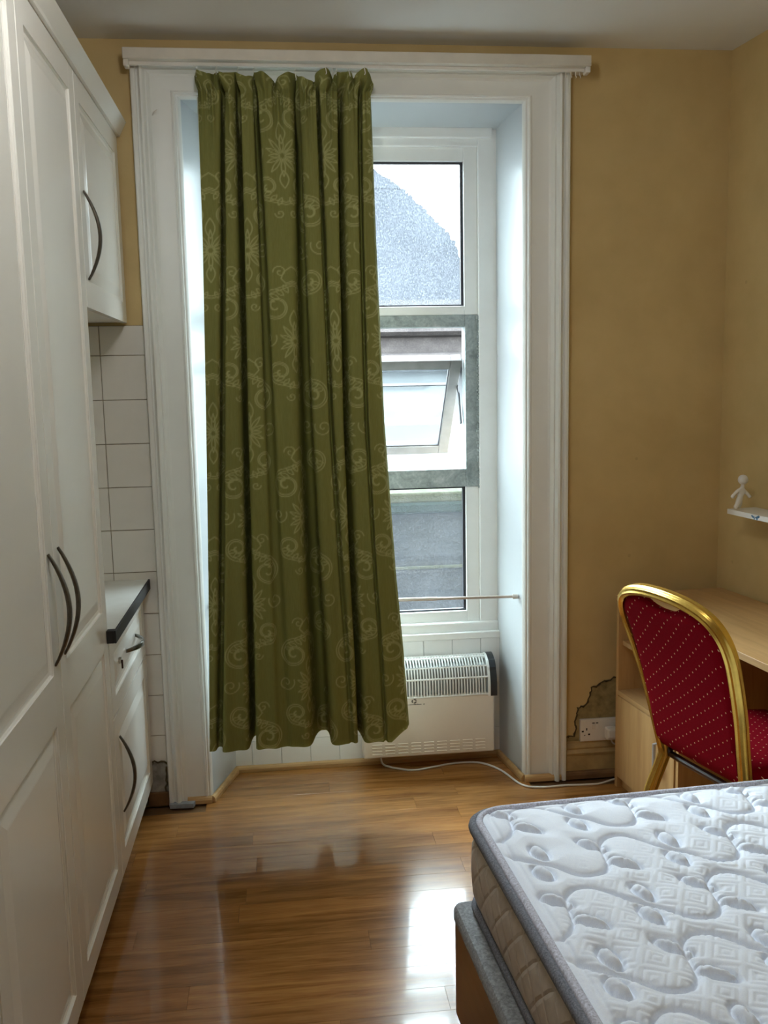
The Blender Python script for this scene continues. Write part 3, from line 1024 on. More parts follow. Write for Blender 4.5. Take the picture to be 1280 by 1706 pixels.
def damask_tile(H=420, W=240):
    """woven scroll motif on one repeat: stroke distance to spirals, petals and ogees"""
    TWm, THm = 0.36, 0.64                     # metres
    yy, xx = np.meshgrid((np.arange(H) + .5) / H * THm, (np.arange(W) + .5) / W * TWm, indexing='ij')
    strokes = []                              # (polyline, width)

    def spiral(cx, cy, r0, turns, a0, sgn, w=0.0030, tail=None):
        n = int(26 * turns)
        P_ = []
        for i in range(n + 1):
            t = i / n
            r = r0 * (1 - 0.86 * t)
            a = a0 + sgn * t * turns * 2 * math.pi
            P_.append((cx + r * math.cos(a), cy + r * math.sin(a) * 1.25))
        if tail:
            P_ = [tail] + P_
        strokes.append((P_, w))

    def leaf(cx, cy, ang, L, Wd, w=0.0026):
        P_ = []
        for i in range(13):
            t = i / 12
            P_.append((t * L, Wd * math.sin(math.pi * t)))
        P_ += [(p[0], -p[1]) for p in P_[::-1]]
        c, s = math.cos(ang), math.sin(ang)
        strokes.append(([(cx + x * c - y_ * s, cy + x * s + y_ * c) for x, y_ in P_], w))
    for (ox, oy) in ((0.0, 0.0), (TWm / 2, THm / 2)):
        cx, cy = 0.09 + ox, 0.17 + oy
        for kq in range(12):                   # long rosette
            a = 2 * math.pi * kq / 12
            leaf(cx + 0.007 * math.cos(a), cy + 0.010 * math.sin(a), a, 0.026 + 0.034 * abs(math.sin(a)) ** 1.5, 0.0050, 0.0020)
        for sg in (-1, 1):
            for dr in (0.0, 0.008):            # double-lined scrolls
                spiral(cx + sg * 0.046, cy + 0.125, 0.048 - dr, 1.6, math.pi / 2, -sg, 0.0021, tail=(cx, cy + 0.205 - dr))
                spiral(cx + sg * 0.044, cy - 0.105, 0.038 - dr, 1.4, -math.pi / 2, sg, 0.0021, tail=(cx, cy - 0.165 + dr))
            spiral(cx + sg * 0.074, cy + 0.012, 0.026, 1.4, math.pi / 2 + sg * 1.2, sg, 0.0021)
            spiral(cx + sg * 0.030, cy + 0.245, 0.018, 1.3, 0 if sg > 0 else math.pi, sg, 0.0020)
            spiral(cx + sg * 0.018, cy - 0.195, 0.013, 1.2, 0 if sg > 0 else math.pi, -sg, 0.0020)
            for q_ in range(4):
                leaf(cx + sg * (0.012 + 0.012 * q_), cy + 0.172 - 0.010 * q_, math.pi / 2 - sg * (0.4 + 0.3 * q_), 0.030, 0.006, 0.0019)
                leaf(cx + sg * (0.010 + 0.012 * q_), cy - 0.142 + 0.010 * q_, -math.pi / 2 + sg * (0.4 + 0.3 * q_), 0.026, 0.0055, 0.0019)
            strokes.append(([(cx, cy + 0.262), (cx + sg * .020, cy + .245), (cx + sg * .028, cy + .222), (cx + sg * .016, cy + .204), (cx, cy + .212)], 0.0022))
        leaf(cx, cy + 0.04, math.pi / 2, 0.07, 0.012, 0.002)
        leaf(cx, cy - 0.05, -math.pi / 2, 0.06, 0.011, 0.002)
    F = np.zeros((H, W))
    for P_, w in strokes:
        P_ = np.array(P_)
        c = P_.mean(0)
        # wrap coordinates round the motif centre
        X = (xx - c[0] + TWm / 2) % TWm - TWm / 2 + c[0]
        Y = (yy - c[1] + THm / 2) % THm - THm / 2 + c[1]
        lo, hi = P_.min(0) - 0.012, P_.max(0) + 0.012
        msk = (X > lo[0]) & (X < hi[0]) & (Y > lo[1]) & (Y < hi[1])
        xm, ym = X[msk], Y[msk]
        d = np.full(xm.shape, 9.0)
        for a, b in zip(P_[:-1], P_[1:]):
            ab = b - a
            L2 = max(1e-12, ab @ ab)
            t = np.clip(((xm - a[0]) * ab[0] + (ym - a[1]) * ab[1]) / L2, 0, 1)
            d = np.minimum(d, np.hypot(xm - a[0] - t * ab[0], ym - a[1] - t * ab[1]))
        F[msk] = np.maximum(F[msk], np.clip(1.25 - d / w, 0, 1))
    return F, TWm, THm


def build_curtain():
    rows, cols = 620, 470
    ZT, = (2.624,)
    v = np.linspace(0, 1, rows)[:, None]               # 0 = bottom, 1 = tape line
    u = np.linspace(0, 1, cols)[None, :]
    zb = 0.248 + 0.055 * np.clip((u - 0.90) / 0.1, 0, 1) + 0.02 * np.clip(0.12 - u, 0, 1)
    z = zb + (ZT - zb) * v
    zk = [0.25, 0.60, 0.913, 1.48, 2.126, 2.64]
    xl = np.interp(z, zk, [-0.306, -0.292, -0.280, -0.262, -0.244, -0.238])
    xr = np.interp(z, zk, [0.462, 0.442, 0.418, 0.386, 0.370, 0.362])
    x = xl + (xr - xl) * u
    t = 1 - v                                          # 0 top, 1 bottom
    # valleys: (u top, u bottom, half width top, bottom (m), depth top, bottom (m))
    val = [(0.135, 0.050, .0105, .014, .095, .055, .06),
           (0.225, 0.205, .0130, .0180, .130, .155, .08),
           (0.330, 0.365, .0120, .026, .090, .020, -.05),
           (0.560, 0.548, .0130, .040, .130, .160, .10),
           (0.690, 0.700, .0095, .008, .090, .012, -.05),
           (0.815, 0.757, .0120, .0165, .120, .155, -.08),
           (0.930, 0.872, .0090, .006, .065, .018, .05)]
    Y = np.full(x.shape, -0.130)
    wd = xr - xl
    for (u0, u1, w0, w1, d0, d1, shear) in val:
        tt = t ** 0.8
        uc = u0 + (u1 - u0) * tt
        uc = uc + 0.004 * np.sin(3.1 * t + 17 * u0)
        w = w0 + (w1 - w0) * tt
        dd_ = d0 + (d1 - d0) * tt
        dist = np.abs((u - uc) * wd) / w
        dep = dd_ * np.exp(-(dist ** 3.0))
        Y = Y + dep
        x = x + shear * dep                            # the fold tucks in behind the next panel
        # the panels on either side roll in over the valley mouth
        x = x - np.sign(u - uc) * 0.50 * np.minimum(w, 0.020) * np.exp(-((dist - 1.25) / 0.42) ** 2) * np.clip(dd_ / 0.09, 0, 1)
    # soft billow between folds
    Y = Y + 0.007 * np.sin(2 * math.pi * (u * 7.3 + 0.25 * np.sin(2.3 * t))) * (0.4 + 0.6 * t)
    # pinched gathers just below the tape
    gz = np.exp(-((ZT - z) / 0.10))
    gather = np.sin(2 * math.pi * u * 31 + 2.0 * np.sin(9 * u)) * 0.0085 + np.sin(2 * math.pi * u * 19 + 1.0) * 0.006
    Y = Y + gz * gather
    Y = np.minimum(Y, np.interp(z, [2.40, 2.58], [0.034, -0.052]))
    # curl the right edge back a little and the left edge too
    Y = Y + 0.03 * np.clip((u - 0.985) / 0.015, 0, 1)
    V = np.stack([x, np.broadcast_to(Y, x.shape), np.broadcast_to(z, x.shape)], -1)
    # woven pattern by arc length across the cloth
    F, TWm, THm = damask_tile()
    dx = np.diff(V[:, :, 0], axis=1)
    dy = np.diff(V[:, :, 1], axis=1)
    s = np.concatenate([np.zeros((rows, 1)), np.cumsum(np.hypot(dx, dy), 1)], 1)
    s = s / s[:, -1:] * 1.28 + 0.07

    def lookup(s_, z_):
        a = (s_ / TWm % 1.0) * F.shape[1]
        b = (z_ / THm % 1.0) * F.shape[0]
        i0, j0 = np.floor(b).astype(int), np.floor(a).astype(int)
        fb, fa = b - i0, a - j0
        i0 %= F.shape[0]
        j0 %= F.shape[1]
        i1, j1 = (i0 + 1) % F.shape[0], (j0 + 1) % F.shape[1]
        return F[i0, j0] * (1 - fa) * (1 - fb) + F[i0, j1] * fa * (1 - fb) + F[i1, j0] * (1 - fa) * fb + F[i1, j1] * fa * fb
    A = lookup(s, V[:, :, 2])
    o = grid_mesh('drape', V, 'curtain_fabric', None, {'weave': A})
    oparent(o, cur)
    tu, tv = np.gradient(V, axis=1), np.gradient(V, axis=0)
    nrm = np.cross(tu, tv)
    nrm /= np.linalg.norm(nrm, axis=2, keepdims=True) + 1e-12
    nrm *= np.where(np.median(nrm[:, :, 1]) > 0, 1.0, -1.0)        # towards the window
    LV = (V + nrm * 0.003)[::4].copy()
    LV[0, :, 2] += 0.02
    LV[-1, :, 2] -= 0.01
    oparent(grid_mesh('lining', LV, 'lining_cream'), cur)
    # frilled heading above the tape
    hr = 26
    hv = np.linspace(0, 1, hr)[:, None]
    y0 = V[-1, :, 1][None, :]
    x0 = V[-1, :, 0][None, :]
    hooks_u = [0.03, 0.115, 0.225, 0.345, 0.535, 0.72, 0.79, 0.85, 0.93]
    dmin = np.min(np.abs(u - np.array(hooks_u)[:, None]), 0)[None, :]
    top = 2.701 - np.clip(dmin * 0.48, 0, 0.036)
    hz = ZT + (top - ZT) * hv
    hy = -0.104 + 0.032 * np.sin(2 * math.pi * u * 9.2 + 1.2) + 0.006 * np.sin(2 * math.pi * u * 23) + 0.012 * np.sin(2 * math.pi * u * 4.1)
    ease = np.sin(np.clip(hv, 0, 1) * math.pi / 2)
    HY = y0 + (hy - y0) * ease - 0.006 * np.sin(math.pi * hv)
    HX = x0 + (0.008 * np.sin(2 * math.pi * u * 9.2 + 2.6) + (u - 0.5) * 0.034) * ease
    HV = np.stack([np.broadcast_to(HX, HY.shape), HY, np.broadcast_to(hz, HY.shape)], -1)
    HA = lookup(np.broadcast_to(s[-1:], HY.shape), HV[:, :, 2])
    o = grid_mesh('heading', HV, 'curtain_fabric', None, {'weave': HA})
    oparent(o, cur)
    for hu in hooks_u:
        i = int(hu * (cols - 1))
        hx, hy_ = HV[-1, i, 0], HV[-1, i, 1]
        yt = YB + 0.037
        pts_ = [(hx, yt, 2.721), (hx + 0.003, yt, 2.714), (hx - 0.002, (yt + hy_) / 2, 2.707), (hx, hy_ - 0.003, 2.698), (hx + 0.003, hy_ - 0.003, 2.682), (hx, hy_ - 0.002, 2.676)]
        oparent(MB().tube(pts_, 0.0016, 5).build('hook', 'plastic_white'), cur)


build_curtain()

# tension rod across the recess
rod = empty('tension_rod', (0.3, 0.06, 0.755))
tag(rod, 'thin extending metal rod wedged across the window recess', 'rod')
YRD = 0.06
oparent(MB().tube([(-0.27, YRD, 0.772), (0.60, YRD, 0.757)], 0.0075, 10).build('outer_tube', 'rod_metal', smooth=True), rod)
oparent(MB().tube([(0.60, YRD, 0.757), (0.915, YRD, 0.7515)], 0.0058, 10).build('inner_tube', 'rod_metal', smooth=True), rod)
oparent(MB().tube([(0.910, YRD, 0.7515), (0.931, YRD, 0.7512)], 0.010, 12).build('end_cap', 'plastic_white', smooth=True), rod)
oparent(MB().tube([(-0.290, YRD, 0.7722), (-0.268, YRD, 0.772)], 0.010, 12).build('end_cap', 'plastic_white', smooth=True), rod)

# ------------------------------------------------------------------ convector heater
ht = empty('convector_heater', (0.58, 0.2, 0.07))
tag(ht, 'white convector heater with slotted top and dark end cap below the window', 'heater')
HX0, HX1, HY0, HY1 = 0.300, 0.858, 0.140, 0.246
HZ0, HZ1 = 0.070, 0.322


def hp(m_, nm, mt, par=None, **kw):
    o = m_.build(nm, mt, **kw)
    return oparent(o, ht)


hp(MB().box(HX0, HX1 - 0.006, HY0, HY1, HZ0, HZ1, 0.006), 'body', 'heater_enamel')
hp(MB().box(HX0 + 0.02, HX1 - 0.03, HY0 + 0.03, HY1 - 0.004, HZ1 - 0.002, 0.44), 'element_box', 'heater_inside')
# curved grille: profile goes up the front and rolls back over the top
gprof = [(HY0 + 0.002, 0.322), (HY0 + 0.004, 0.365), (HY0 + 0.012, 0.400), (HY0 + 0.028, 0.430), (HY0 + 0.050, 0.452), (HY0 + 0.078, 0.463), (HY1, 0.465)]
gsp = spline([(0, a, b) for a, b in gprof], 5)
nb = 42
for i in range(nb):
    gx = HX0 + 0.012 + i * (HX1 - 0.045 - HX0 - 0.012) / (nb - 1)
    bar = MB().tube([(gx, q[1], q[2]) for q in gsp], 1, prof=[(-.0035, -.0024), (.0035, -.0024), (.0035, .0024), (-.0035, .0024)], up=(0, -1, 0.01))
    hp(bar, 'grille_bar', 'heater_white')
for q, hgt in ((gsp[0], 1.2), (gsp[9], 1), (gsp[16], 1), (gsp[24], 1.6), (gsp[-3], 1.4)):
    hp(MB().tube([(HX0 + 0.004, q[1] - 0.0005, q[2]), (HX1 - 0.030, q[1] - 0.0005, q[2])], 0.0042 * hgt, 8), 'grille_rail', 'heater_white')
hp(MB().box(HX0 + 0.004, HX1 - 0.034, HY1 - 0.022, HY1, 0.44, 0.468, 0.003), 'grille_back', 'heater_white')
cap = [(HY0 - 0.004, 0.314)] + [(q[1] - 0.006 if q[2] < .45 else q[1], q[2] + (0.006 if q[2] > .42 else 0)) for q in gsp] + [(HY1, 0.314)]
hp(MB().prism(cap, HX1 - 0.022, HX1 + 0.006, 'x'), 'end_cap', 'heater_dark')
hp(MB().prism([(a - 0.0006, b) for a, b in cap], HX1 - 0.032, HX1 - 0.022, 'x'), 'end_trim', 'heater_white')
cap2 = MB().prism(cap, HX0 - 0.006, HX0 + 0.018, 'x')
hp(cap2, 'end_cap', 'heater_dark')
for r_ in range(4):
    for c_ in range(9):
        x0 = HX0 + 0.035 + c_ * 0.0545
        z0 = HZ0 + 0.014 + r_ * 0.0135
        hp(MB().box(x0, x0 + 0.041, HY0 - 0.0025, HY0 + 0.001, z0, z0 + 0.0045, 0.001), 'louvre', 'heater_enamel')
# small round mark and line of tiny lettering
lg = MB()
for a0 in (0.3, 2.4, 4.5):
    arc = [(0.5135 + 0.0085 * math.cos(a0 + i * 0.25), HY0 - 0.0010, 0.3085 + 0.0075 * math.sin(a0 + i * 0.25)) for i in range(7)]
    lg.tube(arc, 0.0022, 5)
hp(lg, 'logo', 'print_dark')
rg = random.Random(5)
lt_ = MB()
xx = 0.470
while xx < 0.556:
    w_ = rg.choice((0.003, 0.004, 0.005))
    if rg.random() < 0.86:
        lt_.box(xx, xx + w_, HY0 - 0.0012, HY0 + 0.0005, 0.2925, 0.2925 + rg.choice((0.0028, 0.004)))
    xx += w_ + 0.0016
hp(lt_, 'lettering', 'print_dark')
cab = [(0.375, 0.235, 0.075), (0.378, 0.225, 0.04), (0.385, 0.213, 0.014), (0.410, 0.20, 0.006), (0.441, 0.180, 0.0045), (0.51, 0.150, 0.0045), (0.60, 0.172, 0.0045), (0.700, 0.196, 0.0045), (0.799, 0.182, 0.0045), (0.868, 0.093, 0.0045),
       (0.918, -0.058, 0.0045), (0.99, -0.094, 0.0045), (1.082, -0.092, 0.0045), (1.18, -0.098, 0.0045), (1.227, -0.097, 0.0045), (1.30, -0.066, 0.0045), (1.38, -0.04, 0.0045)]
hp(MB().tube(spline(cab, 6), 0.0042, 8), 'power_cable', 'cable_white', smooth=True)

# ------------------------------------------------------------------ socket and plug
so = empty('wall_socket', (1.25, 0.0, 0.2))
tag(so, 'white double wall socket set in broken plaster beside the desk', 'socket')
oparent(MB().box(1.172, 1.334, -0.016, 0.0, 0.151, 0.244, 0.003).build('back_plate', 'plastic_white'), so)
for (hx, hz, wx, wz) in ((1.199, 0.203, 0.0045, 0.010), (1.1825, 0.1945, 0.0085, 0.0065), (1.209, 0.181, 0.0085, 0.0065), (1.191, 0.1775, 0.004, 0.004)):
    oparent(MB().box(hx - wx / 2, hx + wx / 2, -0.0168, -0.014, hz - wz / 2, hz + wz / 2).build('pin_hole', 'hole_black'), so)
for sx in (1.227, 1.242):
    w_ = oparent(MB().box(sx - 0.006, sx + 0.006, -0.0185, -0.014, 0.202, 0.224, 0.002).build('switch', 'plastic_white'), so)
    oparent(MB().box(sx - 0.005, sx + 0.005, -0.0172, -0.014, 0.2265, 0.2295).build('switch_mark', 'hole_black'), so)
pl = empty('power_plug', (1.30, -0.03, 0.19))
tag(pl, 'chunky white plug pushed into the right half of the wall socket', 'plug')
oparent(MB().box(1.272, 1.318, -0.052, -0.0165, 0.164, 0.212, 0.006).build('body', 'plastic_white'), pl)
oparent(MB().box(1.278, 1.312, -0.056, -0.050, 0.174, 0.206, 0.003).build('grip', 'plastic_white'), pl)
oparent(MB().tube(spline([(1.295, -0.035, 0.166), (1.300, -0.036, 0.150), (1.318, -0.034, 0.138), (1.36, -0.026, 0.130)], 5), 0.0035, 7).build('flex', 'cable_white', smooth=True), pl)

# ------------------------------------------------------------------ desk along the right wall
DA = math.atan2(-0.119, -0.993)
desk = empty('desk', (1.733, -0.052, 0.0))
uu, vv_ = Vector((0.119, -0.993, 0)), Vector((-0.993, -0.119, 0))
# local x = out from the wall, local y = along the wall toward the camera
desk.rotation_euler = (0, 0, DA)
tag(desk, 'beech-effect desk with open shelves and small door against the right wall', 'desk')
DEP = 0.455
DL = 1.15


def dp(m_, nm, mt, par=None):
    return m_.build(nm, mt, par or desk)


dp(MB().box(0.0, DEP, 0.0, DL, 0.755, 0.778, 0.0015), 'desk_top', 'desk_wood')
dp(MB().box(0.012, DEP - 0.003, 0.004, 0.022, 0.0, 0.7545), 'side_panel', 'desk_front_wood')
dp(MB().box(0.012, DEP - 0.006, 0.448, 0.466, 0.0, 0.7545), 'side_panel', 'desk_front_wood')
dp(MB().box(0.012, 0.022, 0.022, 0.448, 0.06, 0.7545), 'back_panel', 'desk_front_wood')
dp(MB().box(0.022, DEP - 0.02, 0.022, 0.448, 0.582, 0.600), 'shelf', 'desk_wood')
dp(MB().box(0.022, DEP - 0.003, 0.022, 0.448, 0.382, 0.400), 'shelf', 'desk_wood')
dp(MB().box(0.022, DEP - 0.02, 0.022, 0.448, 0.045, 0.063), 'shelf', 'desk_wood')
dp(MB().box(0.03, DEP - 0.025, 0.022, 0.448, 0.0, 0.045), 'plinth', 'desk_front_wood')
do = dp(MB().box(DEP - 0.019, DEP - 0.001, 0.025, 0.446, 0.047, 0.379, 0.001), 'door', 'desk_front_wood')
dp(MB().tube([(DEP, 0.355, 0.312), (DEP + 0.026, 0.355, 0.310), (DEP + 0.026, 0.355, 0.212), (DEP, 0.355, 0.210)], 0.0065, 8), 'handle', 'pull_grey', do)
dp(MB().box(0.012, DEP - 0.003, DL - 0.022, DL - 0.004, 0.0, 0.7545), 'side_panel', 'desk_front_wood')
dp(MB().box(0.03, 0.048, 0.466, DL - 0.022, 0.40, 0.7545), 'modesty_panel', 'desk_front_wood')

# ------------------------------------------------------------------ banquet chair
ch = empty('banquet_chair', (1.247, -0.958, 0.0), -1.312)
tag(ch, 'banquet chair with gold ribbed frame and red gold-dotted back pulled up to the desk', 'chair')
LEAN, ZK = 0.216, 0.422
half = [(-0.184, ZK + 0.02), (-0.196, 0.56), (-0.210, 0.68), (-0.224, 0.80), (-0.2300, 0.862), (-0.2225, 0.912), (-0.196, 0.952), (-0.150, 0.976), (-0.085, 0.990), (0.0, 0.995)]
path = half + [(-x, z) for x, z in half[:-1][::-1]]
by = lambda z: -LEAN * (z - ZK) - 0.35 * max(0.0, z - 0.62) ** 2
pts3 = spline([(x, by(z), z) for x, z in path], 6)
# ribbed oval section: a across the frame plane, b front to back
rp_ = []
for i in range(40):
    a = 2 * math.pi * i / 40
    rr = 1 + 0.10 * math.cos(8 * a)
    rp_.append((0.0150 * rr * math.cos(a), 0.0215 * rr * math.sin(a)))
MB().tube(pts3, 1, prof=rp_, up=(-1, 0, 0)).build('back_frame', 'gold_metal', ch, smooth=True, sharp=50)


def back_pad():
    """padded back filling the frame, scooped at the top, straight at the bottom"""
    nz, nx = 40, 30
    out = []
    hz_ = [p[1] for p in half]
    hx_ = [-p[0] for p in half]
    Vf = np.zeros((nz, nx, 3))
    Vb = np.zeros((nz, nx, 3))
    for i in range(nz):
        for j in range(nx):
            s_ = -1 + 2 * j / (nx - 1)
            # column-wise: top follows the frame with a scoop at the centre
            xm = 0.2175
            xx_ = s_ * xm
            ztop = np.interp(abs(xx_), [0, 0.02, 0.05, 0.085, 0.12, 0.15, 0.17, 0.196, 0.2175], [0.945, 0.945, 0.950, 0.968, 0.974, 0.966, 0.957, 0.936, 0.895])
            zbot = 0.450
            z_ = zbot + (ztop - zbot) * i / (nz - 1)
            wlim = np.interp(z_, hz_[:6], hx_[:6]) - 0.006
            x_ = max(-wlim, min(wlim, xx_))
            e = min(1.0, (1 - abs(s_)) * 7, (i / (nz - 1)) * 14, (1 - i / (nz - 1)) * 14)
            th = 0.008 + 0.014 * math.sqrt(max(0, e))
            Vb[i, j] = (x_, by(z_) - th, z_)
            Vf[i, j] = (x_, by(z_) + th * 1.2, z_)
    m_ = MB()
    idx = lambda i, j, o: o + i * nx + j
    n_ = nz * nx
    vs_ = [tuple(p) for p in Vb.reshape(-1, 3)] + [tuple(p) for p in Vf.reshape(-1, 3)]
    fs = []
    for i in range(nz - 1):
        for j in range(nx - 1):
            fs.append((idx(i, j, 0), idx(i, j + 1, 0), idx(i + 1, j + 1, 0), idx(i + 1, j, 0)))
            fs.append((idx(i, j, n_), idx(i + 1, j, n_), idx(i + 1, j + 1, n_), idx(i, j + 1, n_)))
    for i in range(nz - 1):
        fs.append((idx(i, 0, 0), idx(i + 1, 0, 0), idx(i + 1, 0, n_), idx(i, 0, n_)))
        fs.append((idx(i, nx - 1, 0), idx(i, nx - 1, n_), idx(i + 1, nx - 1, n_), idx(i + 1, nx - 1, 0)))
    for j in range(nx - 1):
        fs.append((idx(0, j, 0), idx(0, j, n_), idx(0, j + 1, n_), idx(0, j + 1, 0)))
        fs.append((idx(nz - 1, j, 0), idx(nz - 1, j + 1, 0), idx(nz - 1, j + 1, n_), idx(nz - 1, j, n_)))
    m_.add(vs_, fs)
    return m_.build('backrest', 'chair_fabric', ch, smooth=True, sharp=60)


back_pad()
seat = MB()
rings_ = []
sq = [(-0.19, 0.0), (0.19, 0.0), (0.21, 0.10), (0.215, 0.34), (0.19, 0.40), (0.12, 0.425), (-0.12, 0.425), (-0.19, 0.40), (-0.215, 0.34), (-0.21, 0.10)]
for k_, z_ in ((0.93, 0.435), (0.99, 0.440), (1.0, 0.460), (0.99, 0.485), (0.93, 0.503), (0.80, 0.512), (0.4, 0.516)):
    rings_.append([(x * k_, 0.21 + (y_ - 0.21) * k_ + 0.012, z_) for x, y_ in sq])
seat.loft(rings_)
seat.build('seat', 'chair_fabric', ch, smooth=True, sharp=60)
sf = MB().tube([(-0.185, 0.0, 0.424), (-0.205, 0.10, 0.426), (-0.208, 0.34, 0.428), (-0.18, 0.40, 0.428), (0.18, 0.40, 0.428), (0.208, 0.34, 0.428), (0.205, 0.10, 0.426), (0.185, 0.0, 0.424)], 0.0115, 10)
sf.build('seat_frame', 'bracket_brown', ch, smooth=True)
MB().tube([(-0.187, -0.004, ZK + 0.075), (-0.184, 0.004, ZK + 0.02), (-0.170, 0.014, ZK - 0.008), (-0.10, 0.012, ZK - 0.010), (0.10, 0.012, ZK - 0.010), (0.170, 0.014, ZK - 0.008), (0.184, 0.004, ZK + 0.02), (0.187, -0.004, ZK + 0.075)], 0.011, 10).build('bracket', 'bracket_brown', ch, smooth=True)
for sg in (-1, 1):
    MB().tube([(sg * 0.184, by(ZK + 0.03) + 0.002, ZK + 0.03), (sg * 0.184, 0.0, ZK - 0.01), (sg * 0.190, -0.045, 0.30), (sg * 0.198, -0.115, 0.012)], 1, prof=rp_, up=(-1, 0, 0)).build('leg', 'gold_metal', ch, smooth=True, sharp=50)
    MB().tube([(sg * 0.19, 0.385, 0.428), (sg * 0.195, 0.395, 0.30), (sg * 0.20, 0.405, 0.012)], 1, prof=rp_, up=(-1, 0, 0)).build('leg', 'gold_metal', ch, smooth=True, sharp=50)
    MB().cyl((sg * 0.198, -0.115, 0.0), 0.017, 0.02, 'z', 12).build('foot', 'bracket_brown', ch)
    MB().cyl((sg * 0.20, 0.405, 0.0), 0.017, 0.02, 'z', 12).build('foot', 'bracket_brown', ch)

# ------------------------------------------------------------------ bed base and mattress
BA = math.radians(3.3)
# local frame: x to the right along the foot end, y from the foot end toward the camera (mirrored into -y)
BC = (0.420, -1.372)
bed = empty('divan_base', (BC[0], BC[1], 0.0), BA)
tag(bed, 'dark reddish wood bed base with grey felt edge under the mattress', 'bed')
BW, BL = 1.36, 1.90


def rrect(x0, x1, y0, y1, r, n=8):
    P_ = []
    for cx, cy, a0 in ((x1 - r, y1 - r, 0), (x0 + r, y1 - r, 90), (x0 + r, y0 + r, 180), (x1 - r, y0 + r, 270)):
        for i in range(n + 1):
            a = math.radians(a0 + 90 * i / n)
            P_.append((cx + r * math.cos(a), cy + r * math.sin(a)))
    return P_


def slab(m_, x0, x1, y0, y1, r, rows_, n=8):
    m_.loft([[(x, y_, z) for x, y_ in rrect(x0 + i, x1 - i, y0 + i, y1 - i, max(0.004, r - i), n)] for i, z in rows_])
    return m_


slab(MB(), -0.030, BW, -BL, -0.016, 0.022, [(0.0, 0.035), (0.0, 0.296)]).build('side_panel', 'bed_wood', bed, smooth=True)
slab(MB(), -0.033, BW + 0.003, -BL - 0.003, -0.013, 0.024, [(0.0, 0.288), (0.0, 0.312), (0.006, 0.322), (0.02, 0.324)]).build('felt_top', 'bed_fabric', bed, smooth=True)
for fx in (0.04, BW - 0.08):
    for fy in (-0.12, -BL + 0.08):
        MB().lathe([(0.025, 0.0), (0.028, 0.03), (0.028, 0.04)], 12, (fx, fy, 0.0)).build('foot', 'gasket_black', bed)

mt = empty('mattress', (BC[0], BC[1], 0.3245), BA)
tag(mt, 'white quilted mattress with grey taped edges lying on the bed base', 'mattress')
MZ0, MZ1 = 0.0, 0.236            # local heights
MX0, MX1, MY0, MY1 = 0.010, BW - 0.01, -BL + 0.01, -0.004
MR = 0.075
slab(MB(), MX0 + 0.006, MX1 - 0.006, MY0 + 0.006, MY1 - 0.006, MR, [(0.002, 0.014), (-0.010, 0.05), (-0.014, 0.11), (-0.012, 0.17), (0.0, MZ1 - 0.024)], 14).build('side', 'mattress_side', mt, smooth=True)


def tape(z, nm, mat_, rad, ins=0.0, squash=1.0):
    loop = rrect(MX0 + ins, MX1 - ins, MY0 + ins, MY1 - ins, MR, 14)
    loop = [(x, y_, z) for x, y_ in loop]
    rings2 = []
    n = len(loop)
    for i in range(n):
        p_, a, b = Vector(loop[i]), Vector(loop[i - 1]), Vector(loop[(i + 1) % n])
        t = (b - a).normalized()
        nn = Vector((t.y, -t.x, 0))
        rings2.append([tuple(p_ + nn * (rad * math.cos(q)) + Vector((0, 0, rad * squash * math.sin(q)))) for q in [2 * math.pi * k / 10 for k in range(10)]])
    rings2.append(rings2[0])
    return MB().loft(rings2, caps=False).build(nm, mat_, mt, smooth=True, sharp=0)


tape(0.012, 'edge_tape', 'tape_grey', 0.0115, 0.004)
tape(MZ1 - 0.018, 'edge_tape', 'tape_grey', 0.0125, 0.0, 1.2)
tape(MZ1 - 0.004, 'piping', 'tape_light', 0.0095, 0.012)


